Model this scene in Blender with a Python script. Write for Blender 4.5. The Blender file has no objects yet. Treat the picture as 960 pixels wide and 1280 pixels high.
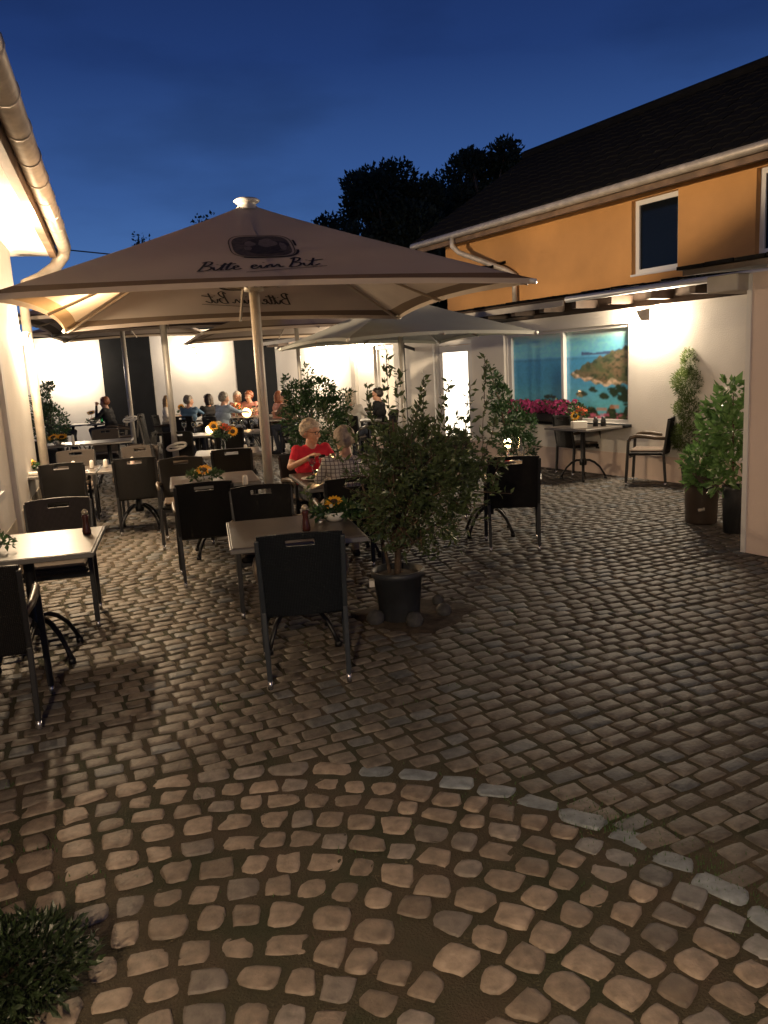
import bpy, bmesh, math, random
import numpy as np
from mathutils import Vector, Matrix, Euler
random.seed(7); rng = np.random.default_rng(11)
PI = math.pi; rad = math.radians
scene = bpy.context.scene
COL = scene.collection

# ------------------------------------------------------------------ helpers
class MB:
    """collects shapes, builds ONE mesh object"""
    def __init__(s): s.v = []; s.f = []; s.m = []; s.sm = []
    def add(s, vs, fs, mat=0, smooth=False):
        o = len(s.v); s.v += [tuple(v) for v in vs]
        for f in fs: s.f.append(tuple(i + o for i in f)); s.m.append(mat); s.sm.append(smooth)
        return s
    def box(s, x0, x1, y0, y1, z0, z1, mat=0, bev=0):
        if bev > 0:
            b = min(bev, (x1-x0)*.45, (y1-y0)*.45, (z1-z0)*.45)
            vs = []; idx = {}
            for i, (X, sx) in enumerate(((x0, 1), (x1, -1))):
                for j, (Y, sy) in enumerate(((y0, 1), (y1, -1))):
                    for k, (Z, sz) in enumerate(((z0, 1), (z1, -1))):
                        for a in range(3):
                            p = [X + sx*b, Y + sy*b, Z + sz*b]; p[a] = (X, Y, Z)[a]
                            idx[i, j, k, a] = len(vs); vs.append(p)
            g = lambda i, j, k, a: idx[i, j, k, a]
            fs = []
            for i in (0, 1):
                q = [g(i, 0, 0, 0), g(i, 1, 0, 0), g(i, 1, 1, 0), g(i, 0, 1, 0)]; fs.append(q if i else q[::-1])
                q = [g(0, i, 0, 1), g(0, i, 1, 1), g(1, i, 1, 1), g(1, i, 0, 1)]; fs.append(q if i else q[::-1])
                q = [g(0, 0, i, 2), g(1, 0, i, 2), g(1, 1, i, 2), g(0, 1, i, 2)]; fs.append(q if i else q[::-1])
            for i in (0, 1):
                for j in (0, 1):
                    q = [g(i, j, 0, 0), g(i, j, 1, 0), g(i, j, 1, 1), g(i, j, 0, 1)]; fs.append(q if (i == j) else q[::-1])
                    q = [g(i, 0, j, 0), g(i, 0, j, 2), g(i, 1, j, 2), g(i, 1, j, 0)]; fs.append(q if (i == j) else q[::-1])
                    q = [g(0, i, j, 1), g(1, i, j, 1), g(1, i, j, 2), g(0, i, j, 2)]; fs.append(q if (i == j) else q[::-1])
                    for k in (0, 1):
                        q = [g(i, j, k, 0), g(i, j, k, 1), g(i, j, k, 2)]; fs.append(q if (i+j+k) % 2 else q[::-1])
            return s.add(vs, fs, mat)
        vs = [(x, y, z) for x in (x0, x1) for y in (y0, y1) for z in (z0, z1)]
        return s.add(vs, [(0, 1, 3, 2), (4, 6, 7, 5), (0, 4, 5, 1), (2, 3, 7, 6), (0, 2, 6, 4), (1, 5, 7, 3)], mat)
    def bar(s, a, b, w, h=None, up=(0, 0, 1), mat=0, w2=None, h2=None):
        h = h or w; w2 = w2 or w; h2 = h2 or h
        a = Vector(a); b = Vector(b); d = (b - a).normalized(); u = Vector(up)
        if abs(d.dot(u)) > .98: u = Vector((0, 1, 0))
        r = d.cross(u).normalized(); u = r.cross(d)
        vs = []
        for p, W, H in ((a, w, h), (b, w2, h2)):
            for i, j in ((-1, -1), (1, -1), (1, 1), (-1, 1)): vs.append(p + r*i*W/2 + u*j*H/2)
        return s.add(vs, [(3, 2, 1, 0), (4, 5, 6, 7), (0, 1, 5, 4), (1, 2, 6, 5), (2, 3, 7, 6), (3, 0, 4, 7)], mat)
    def tube(s, pts, r, n=8, mat=0, cap=True, flat=1.0, smooth=True):
        pts = [Vector(p) for p in pts]; rr = r if isinstance(r, (list, tuple)) else [r]*len(pts)
        vs = []; fs = []; N = None
        for i, p in enumerate(pts):
            d = (pts[min(i+1, len(pts)-1)] - pts[max(i-1, 0)]).normalized()
            if N is None:
                N = d.orthogonal() if abs(d.z) > .9 else d.cross(Vector((0, 0, 1)))
            N = (N - d*N.dot(d)).normalized(); B_ = d.cross(N)
            for k in range(n):
                a = 2*PI*k/n; vs.append(p + (N*math.cos(a) + B_*math.sin(a)*flat)*rr[i])
        for i in range(len(pts)-1):
            for k in range(n): fs.append((i*n+k, i*n+(k+1) % n, (i+1)*n+(k+1) % n, (i+1)*n+k))
        if cap: fs.append(tuple(range(n))[::-1]); fs.append(tuple((len(pts)-1)*n+k for k in range(n)))
        return s.add(vs, fs, mat, smooth)
    def lathe(s, prof, c=(0, 0, 0), n=20, mat=0, smooth=True, jit=0):
        vs = []; fs = []
        for r, z in prof:
            for k in range(n):
                a = 2*PI*k/n; q = 1 + (random.uniform(-jit, jit) if jit else 0)
                vs.append((c[0]+max(r, 1e-4)*q*math.cos(a), c[1]+max(r, 1e-4)*q*math.sin(a), c[2]+z))
        for i in range(len(prof)-1):
            for k in range(n): fs.append((i*n+k, i*n+(k+1) % n, (i+1)*n+(k+1) % n, (i+1)*n+k))
        return s.add(vs, fs, mat, smooth)
    def ell(s, c, r, n=12, m=8, mat=0, rot=None, jit=0):
        vs = []; fs = []
        R_ = rot or Matrix.Identity(3); c = Vector(c)
        for i in range(m+1):
            t = PI*i/m
            for k in range(n):
                a = 2*PI*k/n; q = 1 + (random.uniform(-jit, jit) if jit else 0)
                vs.append(c + R_ @ Vector((r[0]*math.sin(t)*math.cos(a)*q, r[1]*math.sin(t)*math.sin(a)*q, r[2]*math.cos(t)*q)))
        for i in range(m):
            for k in range(n): fs.append((i*n+k, (i+1)*n+k, (i+1)*n+(k+1) % n, i*n+(k+1) % n))
        return s.add(vs, fs, mat, True)
    def grid(s, xs, zs, fn, hole=None, mat=0, smooth=False):
        """slab between fn(x,z,0) and fn(x,z,1); hole(i,j) leaves cells out"""
        nx, nz = len(xs), len(zs); vs = [fn(x, z, q) for q in (0, 1) for z in zs for x in xs]
        I = lambda i, j, q: q*nx*nz + j*nx + i
        ok = lambda i, j: 0 <= i < nx-1 and 0 <= j < nz-1 and not (hole and hole(i, j))
        fs = []
        for j in range(nz-1):
            for i in range(nx-1):
                if not ok(i, j): continue
                fs.append((I(i, j, 0), I(i+1, j, 0), I(i+1, j+1, 0), I(i, j+1, 0)))
                fs.append((I(i, j, 1), I(i, j+1, 1), I(i+1, j+1, 1), I(i+1, j, 1)))
                if not ok(i-1, j): fs.append((I(i, j, 0), I(i, j+1, 0), I(i, j+1, 1), I(i, j, 1)))
                if not ok(i+1, j): fs.append((I(i+1, j, 1), I(i+1, j+1, 1), I(i+1, j+1, 0), I(i+1, j, 0)))
                if not ok(i, j-1): fs.append((I(i, j, 1), I(i+1, j, 1), I(i+1, j, 0), I(i, j, 0)))
                if not ok(i, j+1): fs.append((I(i, j+1, 0), I(i+1, j+1, 0), I(i+1, j+1, 1), I(i, j+1, 1)))
        return s.add(vs, fs, mat, smooth)
    def xf(s, M, start=0):
        for i in range(start, len(s.v)): s.v[i] = tuple(M @ Vector(s.v[i]))
        return s
    def build(s, name, mats, parent=None, label=None, loc=None, rotz=0, bevel=0):
        me = bpy.data.meshes.new(name); me.from_pydata(s.v, [], s.f)
        for m in (mats if isinstance(mats, (list, tuple)) else [mats]): me.materials.append(m)
        me.polygons.foreach_set('material_index', s.m); me.polygons.foreach_set('use_smooth', s.sm); me.update()
        b_ = bmesh.new(); b_.from_mesh(me); bmesh.ops.recalc_face_normals(b_, faces=b_.faces); b_.to_mesh(me); b_.free()
        o = bpy.data.objects.new(name, me); COL.objects.link(o)
        if parent is not None: o.parent = parent
        if loc is not None: o.location = loc
        o.rotation_euler.z = rotz
        if label: o['label'] = label
        if bevel:
            b = o.modifiers.new('Bevel', 'BEVEL'); b.width = bevel; b.segments = 2; b.limit_method = 'ANGLE'
        return o

def np_mesh(name, V, F, mats, parent=None, smooth=False, mi=None, attr=None):
    """V (n,3) array, F (m,k) array of equal-sized faces; attr: dict name -> per-vertex colour (n,3)"""
    me = bpy.data.meshes.new(name); n, m, k = len(V), len(F), F.shape[1]
    me.vertices.add(n); me.vertices.foreach_set('co', np.asarray(V, dtype=np.float32).ravel())
    me.loops.add(m*k); me.loops.foreach_set('vertex_index', np.asarray(F, dtype=np.int32).ravel())
    me.polygons.add(m); me.polygons.foreach_set('loop_start', np.arange(0, m*k, k, dtype=np.int32))
    me.polygons.foreach_set('use_smooth', np.full(m, bool(smooth)))
    for q in (mats if isinstance(mats, (list, tuple)) else [mats]): me.materials.append(q)
    if mi is not None: me.polygons.foreach_set('material_index', np.asarray(mi, dtype=np.int32))
    me.update(calc_edges=True); me.validate()
    for nm, c in (attr or {}).items():
        a = me.color_attributes.new(nm, 'FLOAT_COLOR', 'POINT')
        a.data.foreach_set('color', np.concatenate([c, np.ones((n, 1))], 1).astype(np.float32).ravel())
    o = bpy.data.objects.new(name, me); COL.objects.link(o)
    if parent is not None: o.parent = parent
    return o

def tag(o, label, cat, group=None):
    o['label'] = label; o['category'] = cat
    if group: o['group'] = group
    return o
def thing(name, label, cat, loc=(0, 0, 0), rz=0, group=None):
    o = bpy.data.objects.new(name, None); COL.objects.link(o); o.empty_display_size = .1
    o.location = loc; o.rotation_euler = (0, 0, rz)
    return tag(o, label, cat, group)
def struct(o, kind='structure'):
    o['kind'] = kind; return o
def dup(root, label, loc, rz, group=None, name=None):
    r = root.copy(); COL.objects.link(r); r.location = loc; r.rotation_euler = (0, 0, rz); r['label'] = label
    if group: r['group'] = group
    for ch in list(root.children):
        c = ch.copy(); COL.objects.link(c); c.parent = r
        for g in list(ch.children):
            d = g.copy(); COL.objects.link(d); d.parent = c
    return r

# ------------------------------------------------------------------ materials
def mat(name, base=(.5, .5, .5), rough=.6, metal=0, var=0, vscale=5, bump=0, bscale=40, spec=.5, trans=0, emit=None, estr=0, coat=0, col2=None, detail=5, rvar=0, sheen=0, alpha=1, subs=0):
    m = bpy.data.materials.new(name); m.use_nodes = True; nt = m.node_tree; N = nt.nodes; L = nt.links
    b = N['Principled BSDF']; b.inputs['Base Color'].default_value = (*base, 1); b.inputs['Roughness'].default_value = rough
    b.inputs['Metallic'].default_value = metal; b.inputs['Specular IOR Level'].default_value = spec
    b.inputs['Transmission Weight'].default_value = trans; b.inputs['Coat Weight'].default_value = coat
    b.inputs['Coat Roughness'].default_value = .1; b.inputs['Alpha'].default_value = alpha
    if sheen: b.inputs['Sheen Weight'].default_value = sheen
    if emit: b.inputs['Emission Color'].default_value = (*emit, 1); b.inputs['Emission Strength'].default_value = estr
    tc = None
    def coords():
        nonlocal tc
        if tc is None: tc = N.new('ShaderNodeTexCoord')
        return tc.outputs['Object']
    if var or col2 or rvar:
        t = N.new('ShaderNodeTexNoise'); t.inputs['Scale'].default_value = vscale; t.inputs['Detail'].default_value = detail; L.new(coords(), t.inputs['Vector'])
        r = N.new('ShaderNodeValToRGB'); L.new(t.outputs['Fac'], r.inputs['Fac'])
        c2 = col2 or tuple(max(0, c*(1-var)) for c in base); c1 = base if col2 else tuple(min(1, c*(1+var*.6)) for c in base)
        r.color_ramp.elements[0].position = .35; r.color_ramp.elements[1].position = .65
        r.color_ramp.elements[0].color = (*c2, 1); r.color_ramp.elements[1].color = (*c1, 1); L.new(r.outputs['Color'], b.inputs['Base Color'])
        if rvar:
            mr = N.new('ShaderNodeMapRange'); mr.inputs['To Min'].default_value = rough-rvar; mr.inputs['To Max'].default_value = rough+rvar
            L.new(t.outputs['Fac'], mr.inputs['Value']); L.new(mr.outputs['Result'], b.inputs['Roughness'])
    if bump:
        t = N.new('ShaderNodeTexNoise'); t.inputs['Scale'].default_value = bscale; t.inputs['Detail'].default_value = 6; L.new(coords(), t.inputs['Vector'])
        bp = N.new('ShaderNodeBump'); bp.inputs['Strength'].default_value = bump; bp.inputs['Distance'].default_value = .01
        L.new(t.outputs['Fac'], bp.inputs['Height']); L.new(bp.outputs['Normal'], b.inputs['Normal'])
    return m
def add_translucent(m, col, fac):
    nt = m.node_tree; N = nt.nodes; L = nt.links; b = N['Principled BSDF']; out = [n for n in N if n.type == 'OUTPUT_MATERIAL'][0]
    t = N.new('ShaderNodeBsdfTranslucent'); t.inputs['Color'].default_value = (*col, 1)
    mx = N.new('ShaderNodeMixShader'); mx.inputs['Fac'].default_value = fac
    L.new(b.outputs[0], mx.inputs[1]); L.new(t.outputs[0], mx.inputs[2]); L.new(mx.outputs[0], out.inputs['Surface']); return m
def attr_mat(name, attr='Col', rough=.5, bump=.3, bscale=60, var=.3, vscale=30, coat=0, rvar=.12, spec=.5):
    m = bpy.data.materials.new(name); m.use_nodes = True; nt = m.node_tree; N = nt.nodes; L = nt.links; b = N['Principled BSDF']
    a = N.new('ShaderNodeAttribute'); a.attribute_name = attr; tc = N.new('ShaderNodeTexCoord')
    t = N.new('ShaderNodeTexNoise'); t.inputs['Scale'].default_value = vscale; t.inputs['Detail'].default_value = 6; L.new(tc.outputs['Object'], t.inputs['Vector'])
    mr = N.new('ShaderNodeMapRange'); mr.inputs['From Min'].default_value = .3; mr.inputs['From Max'].default_value = .7
    mr.inputs['To Min'].default_value = 1-var; mr.inputs['To Max'].default_value = 1+var*.5; L.new(t.outputs['Fac'], mr.inputs['Value'])
    vm = N.new('ShaderNodeVectorMath'); vm.operation = 'SCALE'; L.new(a.outputs['Color'], vm.inputs[0]); L.new(mr.outputs['Result'], vm.inputs['Scale']); L.new(vm.outputs[0], b.inputs['Base Color'])
    b.inputs['Coat Weight'].default_value = coat; b.inputs['Roughness'].default_value = rough; b.inputs['Specular IOR Level'].default_value = spec
    if rvar:
        mr2 = N.new('ShaderNodeMapRange'); mr2.inputs['To Min'].default_value = rough-rvar; mr2.inputs['To Max'].default_value = rough+rvar; L.new(t.outputs['Fac'], mr2.inputs['Value']); L.new(mr2.outputs['Result'], b.inputs['Roughness'])
    if bump:
        t2 = N.new('ShaderNodeTexNoise'); t2.inputs['Scale'].default_value = bscale; t2.inputs['Detail'].default_value = 6; L.new(tc.outputs['Object'], t2.inputs['Vector'])
        bp = N.new('ShaderNodeBump'); bp.inputs['Strength'].default_value = bump; bp.inputs['Distance'].default_value = .006; L.new(t2.outputs['Fac'], bp.inputs['Height']); L.new(bp.outputs['Normal'], b.inputs['Normal'])
    return m
def wicker(name, base, dark):
    m = bpy.data.materials.new(name); m.use_nodes = True; nt = m.node_tree; N = nt.nodes; L = nt.links; b = N['Principled BSDF']
    tc = N.new('ShaderNodeTexCoord'); outs = []
    for d, ph in (('X', 0), ('Z', PI/2)):
        w = N.new('ShaderNodeTexWave'); w.bands_direction = d; w.inputs['Scale'].default_value = 36; w.inputs['Distortion'].default_value = .6; w.inputs['Phase Offset'].default_value = ph
        L.new(tc.outputs['Object'], w.inputs['Vector']); outs.append(w.outputs['Fac'])
    mu = N.new('ShaderNodeMath'); mu.operation = 'MULTIPLY'; L.new(outs[0], mu.inputs[0]); L.new(outs[1], mu.inputs[1])
    r = N.new('ShaderNodeValToRGB'); r.color_ramp.elements[0].color = (*dark, 1); r.color_ramp.elements[1].color = (*base, 1); r.color_ramp.elements[1].position = .6; L.new(mu.outputs[0], r.inputs['Fac']); L.new(r.outputs['Color'], b.inputs['Base Color'])
    bp = N.new('ShaderNodeBump'); bp.inputs['Strength'].default_value = .8; bp.inputs['Distance'].default_value = .004; L.new(mu.outputs[0], bp.inputs['Height']); L.new(bp.outputs['Normal'], b.inputs['Normal'])
    b.inputs['Roughness'].default_value = .55; b.inputs['Specular IOR Level'].default_value = .2; return m

M = {}
M['plaster'] = mat('white_plaster', (.80, .77, .72), .9, var=.10, vscale=1.1, bump=.35, bscale=60, detail=9)
M['plaster_pink'] = mat('pale_plaster', (.76, .62, .54), .9, var=.08, vscale=1.1, bump=.3, bscale=80)
M['orange'] = mat('orange_plaster', (.60, .31, .11), .9, var=.16, vscale=.8, bump=.4, bscale=45, detail=9)
M['tiles'] = mat('dark_roof_tiles', (.006, .0055, .0055), .95, spec=.15, var=.3, vscale=6, bump=.5, bscale=12)
M['fascia'] = mat('weathered_white_board', (.42, .39, .35), .6, var=.15, vscale=3, bump=.1)
M['darkwood'] = mat('dark_brown_wood', (.05, .032, .022), .7, var=.3, vscale=6)
M['wood_soffit'] = mat('brown_board', (.19, .12, .075), .7, var=.3, vscale=5)
M['zinc'] = mat('zinc_gutter', (.60, .53, .44), .5, metal=.4, var=.2, vscale=7)
M['darkmetal'] = mat('dark_metal', (.035, .035, .04), .45, metal=.3, var=.2)
M['slate'] = mat('dark_grey_panel', (.011, .012, .014), .85, spec=.2, var=.15, vscale=4)
M['whitepaint'] = mat('white_paint', (.72, .7, .66), .4, var=.05)
M['frame'] = mat('white_window_frame', (.75, .74, .72), .35)
M['darkglass'] = mat('dark_window_glass', (.006, .008, .01), .12, spec=.25)
M['litglass'] = mat('lit_door_glass', (.8, .8, .8), .3, emit=(1, .88, .68), estr=3.0)
M['lamp'] = mat('lamp_glow', (1, 1, 1), .3, emit=(1, .82, .55), estr=30)
M['candle'] = mat('candle_glow', (1, .9, .7), .5, emit=(1, .6, .22), estr=9)
M['flame'] = mat('candle_flame', (1, .8, .5), .5, emit=(1, .62, .25), estr=60)
M['canvas'] = add_translucent(mat('beige_canvas', (.45, .39, .345), .85, var=.09, vscale=1.4, bump=.25, bscale=7, detail=6), (.6, .45, .3), .22)
M['canvas_band'] = add_translucent(mat('canvas_hem', (.10, .07, .048), .85, var=.08, vscale=8), (.4, .25, .12), .18)
M['canvas_grey'] = add_translucent(mat('greenish_grey_canvas', (.33, .33, .3), .85, var=.05, vscale=2), (.5, .5, .42), .2)
M['print'] = mat('black_print', (.02, .014, .012), .8)
M['printbrown'] = mat('brown_print', (.115, .08, .055), .8, var=.4, vscale=25)
M['printdark'] = mat('dark_brown_print', (.05, .035, .025), .8, var=.4, vscale=25)
M['printpale'] = mat('pale_brown_print', (.2, .145, .11), .8, var=.2, vscale=30)
M['mast'] = mat('pale_metal_mast', (.55, .52, .47), .4, metal=.2, var=.06, vscale=9)
M['rib'] = mat('parasol_rib', (.33, .28, .23), .5)
M['wicker'] = wicker('black_wicker', (.014, .012, .012), (.003, .003, .003))
M['wicker_skylit'] = wicker('skylit_black_wicker', (.009, .014, .02), (.002, .003, .005))  # black wicker with the bluish sky light mixed into its colour
M['wicker_grey'] = wicker('grey_brown_wicker', (.11, .09, .08), (.03, .025, .022))
M['chairleg'] = mat('dark_chair_frame', (.012, .012, .014), .45)
M['chairleg_skylit'] = mat('skylit_chair_frame', (.018, .024, .032), .45)  # dark frame, the same bluish sky light put into the colour
M['armwood'] = mat('worn_armrest', (.07, .05, .035), .4, var=.2)
M['silver'] = mat('silver_foot', (.7, .7, .72), .25, metal=.9)
M['cushion'] = mat('brown_seat_cushion', (.13, .10, .08), .9, var=.1, vscale=12)
M['tabletop'] = mat('grey_brown_tabletop', (.085, .07, .058), .36, var=.2, vscale=5, bump=.05, bscale=20, rvar=.08)
M['tablerim'] = mat('tabletop_rim', (.24, .23, .22), .35, metal=.7)
M['castiron'] = mat('black_cast_iron', (.015, .015, .017), .4, metal=.4)
M['bark'] = mat('bark', (.09, .06, .04), .9, var=.4, vscale=14, bump=.6)
M['soil'] = mat('soil', (.035, .024, .016), .95, var=.5, vscale=14, bump=1.0, bscale=25)
M['potdark'] = mat('dark_plastic_pot', (.025, .028, .034), .5, var=.3, vscale=6, bump=.2, bscale=12)
M['potbrown'] = mat('dark_brown_pot', (.04, .027, .02), .55, var=.3, vscale=5)
M['rock'] = mat('grey_rock', (.045, .045, .048), .8, var=.4, vscale=9, bump=.8, bscale=18)
def leafmat(n, a, b, rough=.4):
    return add_translucent(mat(n, a, rough, col2=b, vscale=7, detail=3), tuple(min(1, c*2.2) for c in a), .22)
M['laurel'] = leafmat('laurel_leaves', (.075, .10, .04), (.03, .05, .018), .32)
M['bush'] = leafmat('bush_leaves', (.035, .075, .025), (.015, .04, .014))
M['bright'] = leafmat('glossy_bright_leaves', (.12, .22, .07), (.055, .13, .04), .28)
M['shrubdark'] = leafmat('dark_shrub_leaves', (.028, .045, .018), (.010, .018, .007))
M['conifer'] = leafmat('conifer_needles', (.09, .13, .035), (.05, .075, .025), .7)
M['treedark'] = leafmat('tree_leaves', (.03, .04, .02), (.015, .02, .01), .7)
M['grass'] = leafmat('moss_grass', (.05, .11, .03), (.03, .06, .02), .7)
M['petal'] = mat('sunflower_petal', (.85, .42, .02), .6, var=.15, vscale=40)
M['seed'] = mat('sunflower_heart', (.05, .025, .01), .9, var=.3, vscale=80)
M['redflower'] = mat('red_orange_petals', (.6, .1, .04), .6, var=.3, vscale=60)
M['pink'] = mat('pink_petals', (.62, .08, .28), .6, var=.3, vscale=40)
M['whiteflower'] = mat('cream_petals', (.65, .58, .4), .6, var=.2, vscale=50)
M['glass'] = mat('clear_glass', (.9, .95, .95), .03, trans=1, spec=.6)
M['greenglass'] = mat('green_glass', (.03, .3, .1), .05, trans=.8)
M['ceramic'] = mat('white_ceramic', (.75, .72, .66), .2)
M['pepper'] = mat('dark_red_mill', (.06, .015, .012), .25)
M['brass'] = mat('pale_cap', (.6, .5, .35), .3, metal=.6)
M['menu'] = mat('dark_menu_cover', (.06, .02, .02), .5)
M['redcloth'] = mat('red_cloth', (.4, .05, .04), .8)
M['skin'] = mat('skin', (.55, .3, .2), .5, var=.08, vscale=20)
M['eye'] = mat('eye', (.03, .02, .02), .2)
M['lens'] = mat('spectacle_lens', (.35, .3, .28), .05, alpha=.35)
def cloth(n, c, v=.12): return mat(n, c, .85, var=v*1.6, vscale=9, bump=1.0, bscale=14)
M['c_red'] = cloth('red_top', (.62, .018, .045)); M['c_black'] = cloth('black_clothes', (.012, .012, .014)); M['c_denim'] = cloth('denim_shirt', (.06, .12, .2))
M['c_blue'] = cloth('light_blue_shirt', (.3, .37, .46)); M['c_white'] = cloth('white_top', (.62, .58, .52)); M['c_pink'] = cloth('rose_top', (.5, .22, .17))
M['c_brown'] = cloth('brown_jacket', (.1, .06, .04)); M['c_jeans'] = cloth('dark_trousers', (.025, .03, .045)); M['c_beige'] = cloth('beige_trousers', (.38, .3, .22))
M['c_floral'] = mat('red_white_floral_top', (.6, .5, .45), .85, col2=(.45, .06, .06), vscale=22)
M['h_grey'] = mat('grey_hair', (.27, .24, .2), .6, var=.4, vscale=50); M['h_blonde'] = mat('blonde_hair', (.42, .27, .13), .55, var=.35, vscale=50)
M['h_light'] = mat('light_grey_blonde_hair', (.5, .42, .33), .6, var=.3, vscale=50)
M['h_dark'] = mat('dark_hair', (.025, .015, .01), .5, var=.3, vscale=50); M['h_auburn'] = mat('auburn_hair', (.25, .08, .03), .5, var=.3, vscale=50)
M['h_pale'] = mat('pale_cropped_hair', (.42, .33, .25), .7, var=.2, vscale=50)
# checked shirt: thin dark lines both ways
def checked():
    m = bpy.data.materials.new('checked_shirt'); m.use_nodes = True; nt = m.node_tree; N = nt.nodes; L = nt.links; b = N['Principled BSDF']; b.inputs['Roughness'].default_value = .85
    tc = N.new('ShaderNodeTexCoord'); s = N.new('ShaderNodeSeparateXYZ'); L.new(tc.outputs['Object'], s.inputs[0]); prev = None
    for ax in ('X', 'Z'):
        a = N.new('ShaderNodeMath'); a.operation = 'MULTIPLY'; a.inputs[1].default_value = 30; L.new(s.outputs[ax], a.inputs[0])
        f = N.new('ShaderNodeMath'); f.operation = 'FRACT'; L.new(a.outputs[0], f.inputs[0])
        g = N.new('ShaderNodeMath'); g.operation = 'LESS_THAN'; g.inputs[1].default_value = .22; L.new(f.outputs[0], g.inputs[0])
        if prev is not None:
            mx = N.new('ShaderNodeMath'); mx.operation = 'MAXIMUM'; L.new(prev, mx.inputs[0]); L.new(g.outputs[0], mx.inputs[1]); prev = mx.outputs[0]
        else: prev = g.outputs[0]
    r = N.new('ShaderNodeValToRGB'); r.color_ramp.elements[0].color = (.5, .46, .42, 1); r.color_ramp.elements[1].color = (.13, .1, .11, 1); L.new(prev, r.inputs[0]); L.new(r.outputs[0], b.inputs['Base Color']); return m
M['c_check'] = checked()

# ------------------------------------------------------------------ camera
CAMH = 1.75; ROLL = math.atan(.055); PITCH = math.atan(.182*math.cos(ROLL))
cp, sp, cr, sr = math.cos(PITCH), math.sin(PITCH), math.cos(ROLL), math.sin(ROLL)
F_ = Vector((0, cp, -sp)); R_ = Vector((cr, -sr*sp, -sr*cp)); U_ = Vector((sr, cr*sp, cr*cp))
cam = bpy.data.cameras.new('camera'); co = bpy.data.objects.new('camera', cam); COL.objects.link(co)
co.matrix_world = Matrix(((R_.x, U_.x, -F_.x, 0), (R_.y, U_.y, -F_.y, 0), (R_.z, U_.z, -F_.z, CAMH), (0, 0, 0, 1)))
cam.sensor_fit = 'VERTICAL'; cam.sensor_height = 36; cam.lens = 36*1000/1280; cam.clip_start = .05; cam.clip_end = 1000
scene.camera = co
def at(x, y, z=0.0):
    d = F_*1000 + R_*(x-480) + U_*(640-y); t = (z-CAMH)/d.z; return Vector((d.x*t, d.y*t, z))
def atY(x, y, Y):
    d = F_*1000 + R_*(x-480) + U_*(640-y); t = Y/d.y; return Vector((d.x*t, Y, CAMH+d.z*t))
# ------------------------------------------------------------------ ground and paving
g = MB(); g.add([(-150, -60, -.05), (150, -60, -.05), (150, 250, -.05), (-150, 250, -.05)], [(0, 1, 2, 3)])
struct(g.build('ground', mat('earth_ground', (.05, .045, .035), .95, var=.3, vscale=.6)))
nx, ny = 150, 190
xs = np.linspace(-16, 8, nx); ys = np.linspace(-2, 26, ny); XX, YY = np.meshgrid(xs, ys)
ZZ = -.0075 + .003*np.sin(XX*9+YY*5) * np.sin(YY*11-XX*3) + rng.normal(0, .0015, XX.shape)
V = np.stack([XX.ravel(), YY.ravel(), ZZ.ravel()], 1); ii, jj = np.meshgrid(np.arange(nx-1), np.arange(ny-1)); a = (jj*nx+ii).ravel()
bedm = mat('mossy_joint_soil', (.058, .040, .025), .95, col2=(.026, .028, .011), vscale=3.1, bump=1.0, bscale=120, detail=12)
struct(np_mesh('joint_bed', V, np.stack([a, a+1, a+1+nx, a+nx], 1), bedm, smooth=True))

STONES = []   # cx, cy, ang, half length, half width, rough(0/1), top, colour rgb
AC = np.array([-.5, .9])
def arcR(th):  # radius of the border of the old round bed, by angle from +Y
    t = np.clip(np.degrees(th), -75, 75); return 2.5 - .34*np.clip(t/50, 0, 1.3)**1.5
def in_arc(x, y):
    dx, dy = x-AC[0], y-AC[1]; th = np.arctan2(dx, dy); return np.hypot(dx, dy) < arcR(th)
# foreground: old rough setts in concentric arcs
r = 1.0; row = 0
while r > .16:
    w = random.uniform(.115, .15)/2.4
    th = -1.45 + random.uniform(0, .05)
    while th < 1.45:
        Rm = arcR(th)*r; ln = random.uniform(.085, .14) if row else random.uniform(.13, .19)
        dth = (ln + random.uniform(.014, .038))/Rm; tm = th + dth/2
        rr = arcR(tm)*r - w*2.4/2 + random.uniform(-.008, .008)
        x = AC[0] + rr*math.sin(tm); y = AC[1] + rr*math.cos(tm)
        if y > -.6 and random.random() > .012:
            c = random.uniform(.75, 1.2); tint = random.random()
            c *= random.choice((.75, 1, 1, 1.05)); col = np.array([.27, .212, .168])*c if tint < .8 else np.array([.21, .18, .16])*c
            if row == 0 and tm > .1: col = np.array([.20, .225, .25])*random.uniform(.85, 1.15)  # lighter edging setts, with the bluish light on them put into the colour
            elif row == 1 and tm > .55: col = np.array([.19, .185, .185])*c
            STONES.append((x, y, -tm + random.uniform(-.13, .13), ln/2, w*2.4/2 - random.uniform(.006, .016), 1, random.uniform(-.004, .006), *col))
        th += dth
    r -= (w*2.4 + random.uniform(.004, .014))/2.5; row += 1
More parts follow.
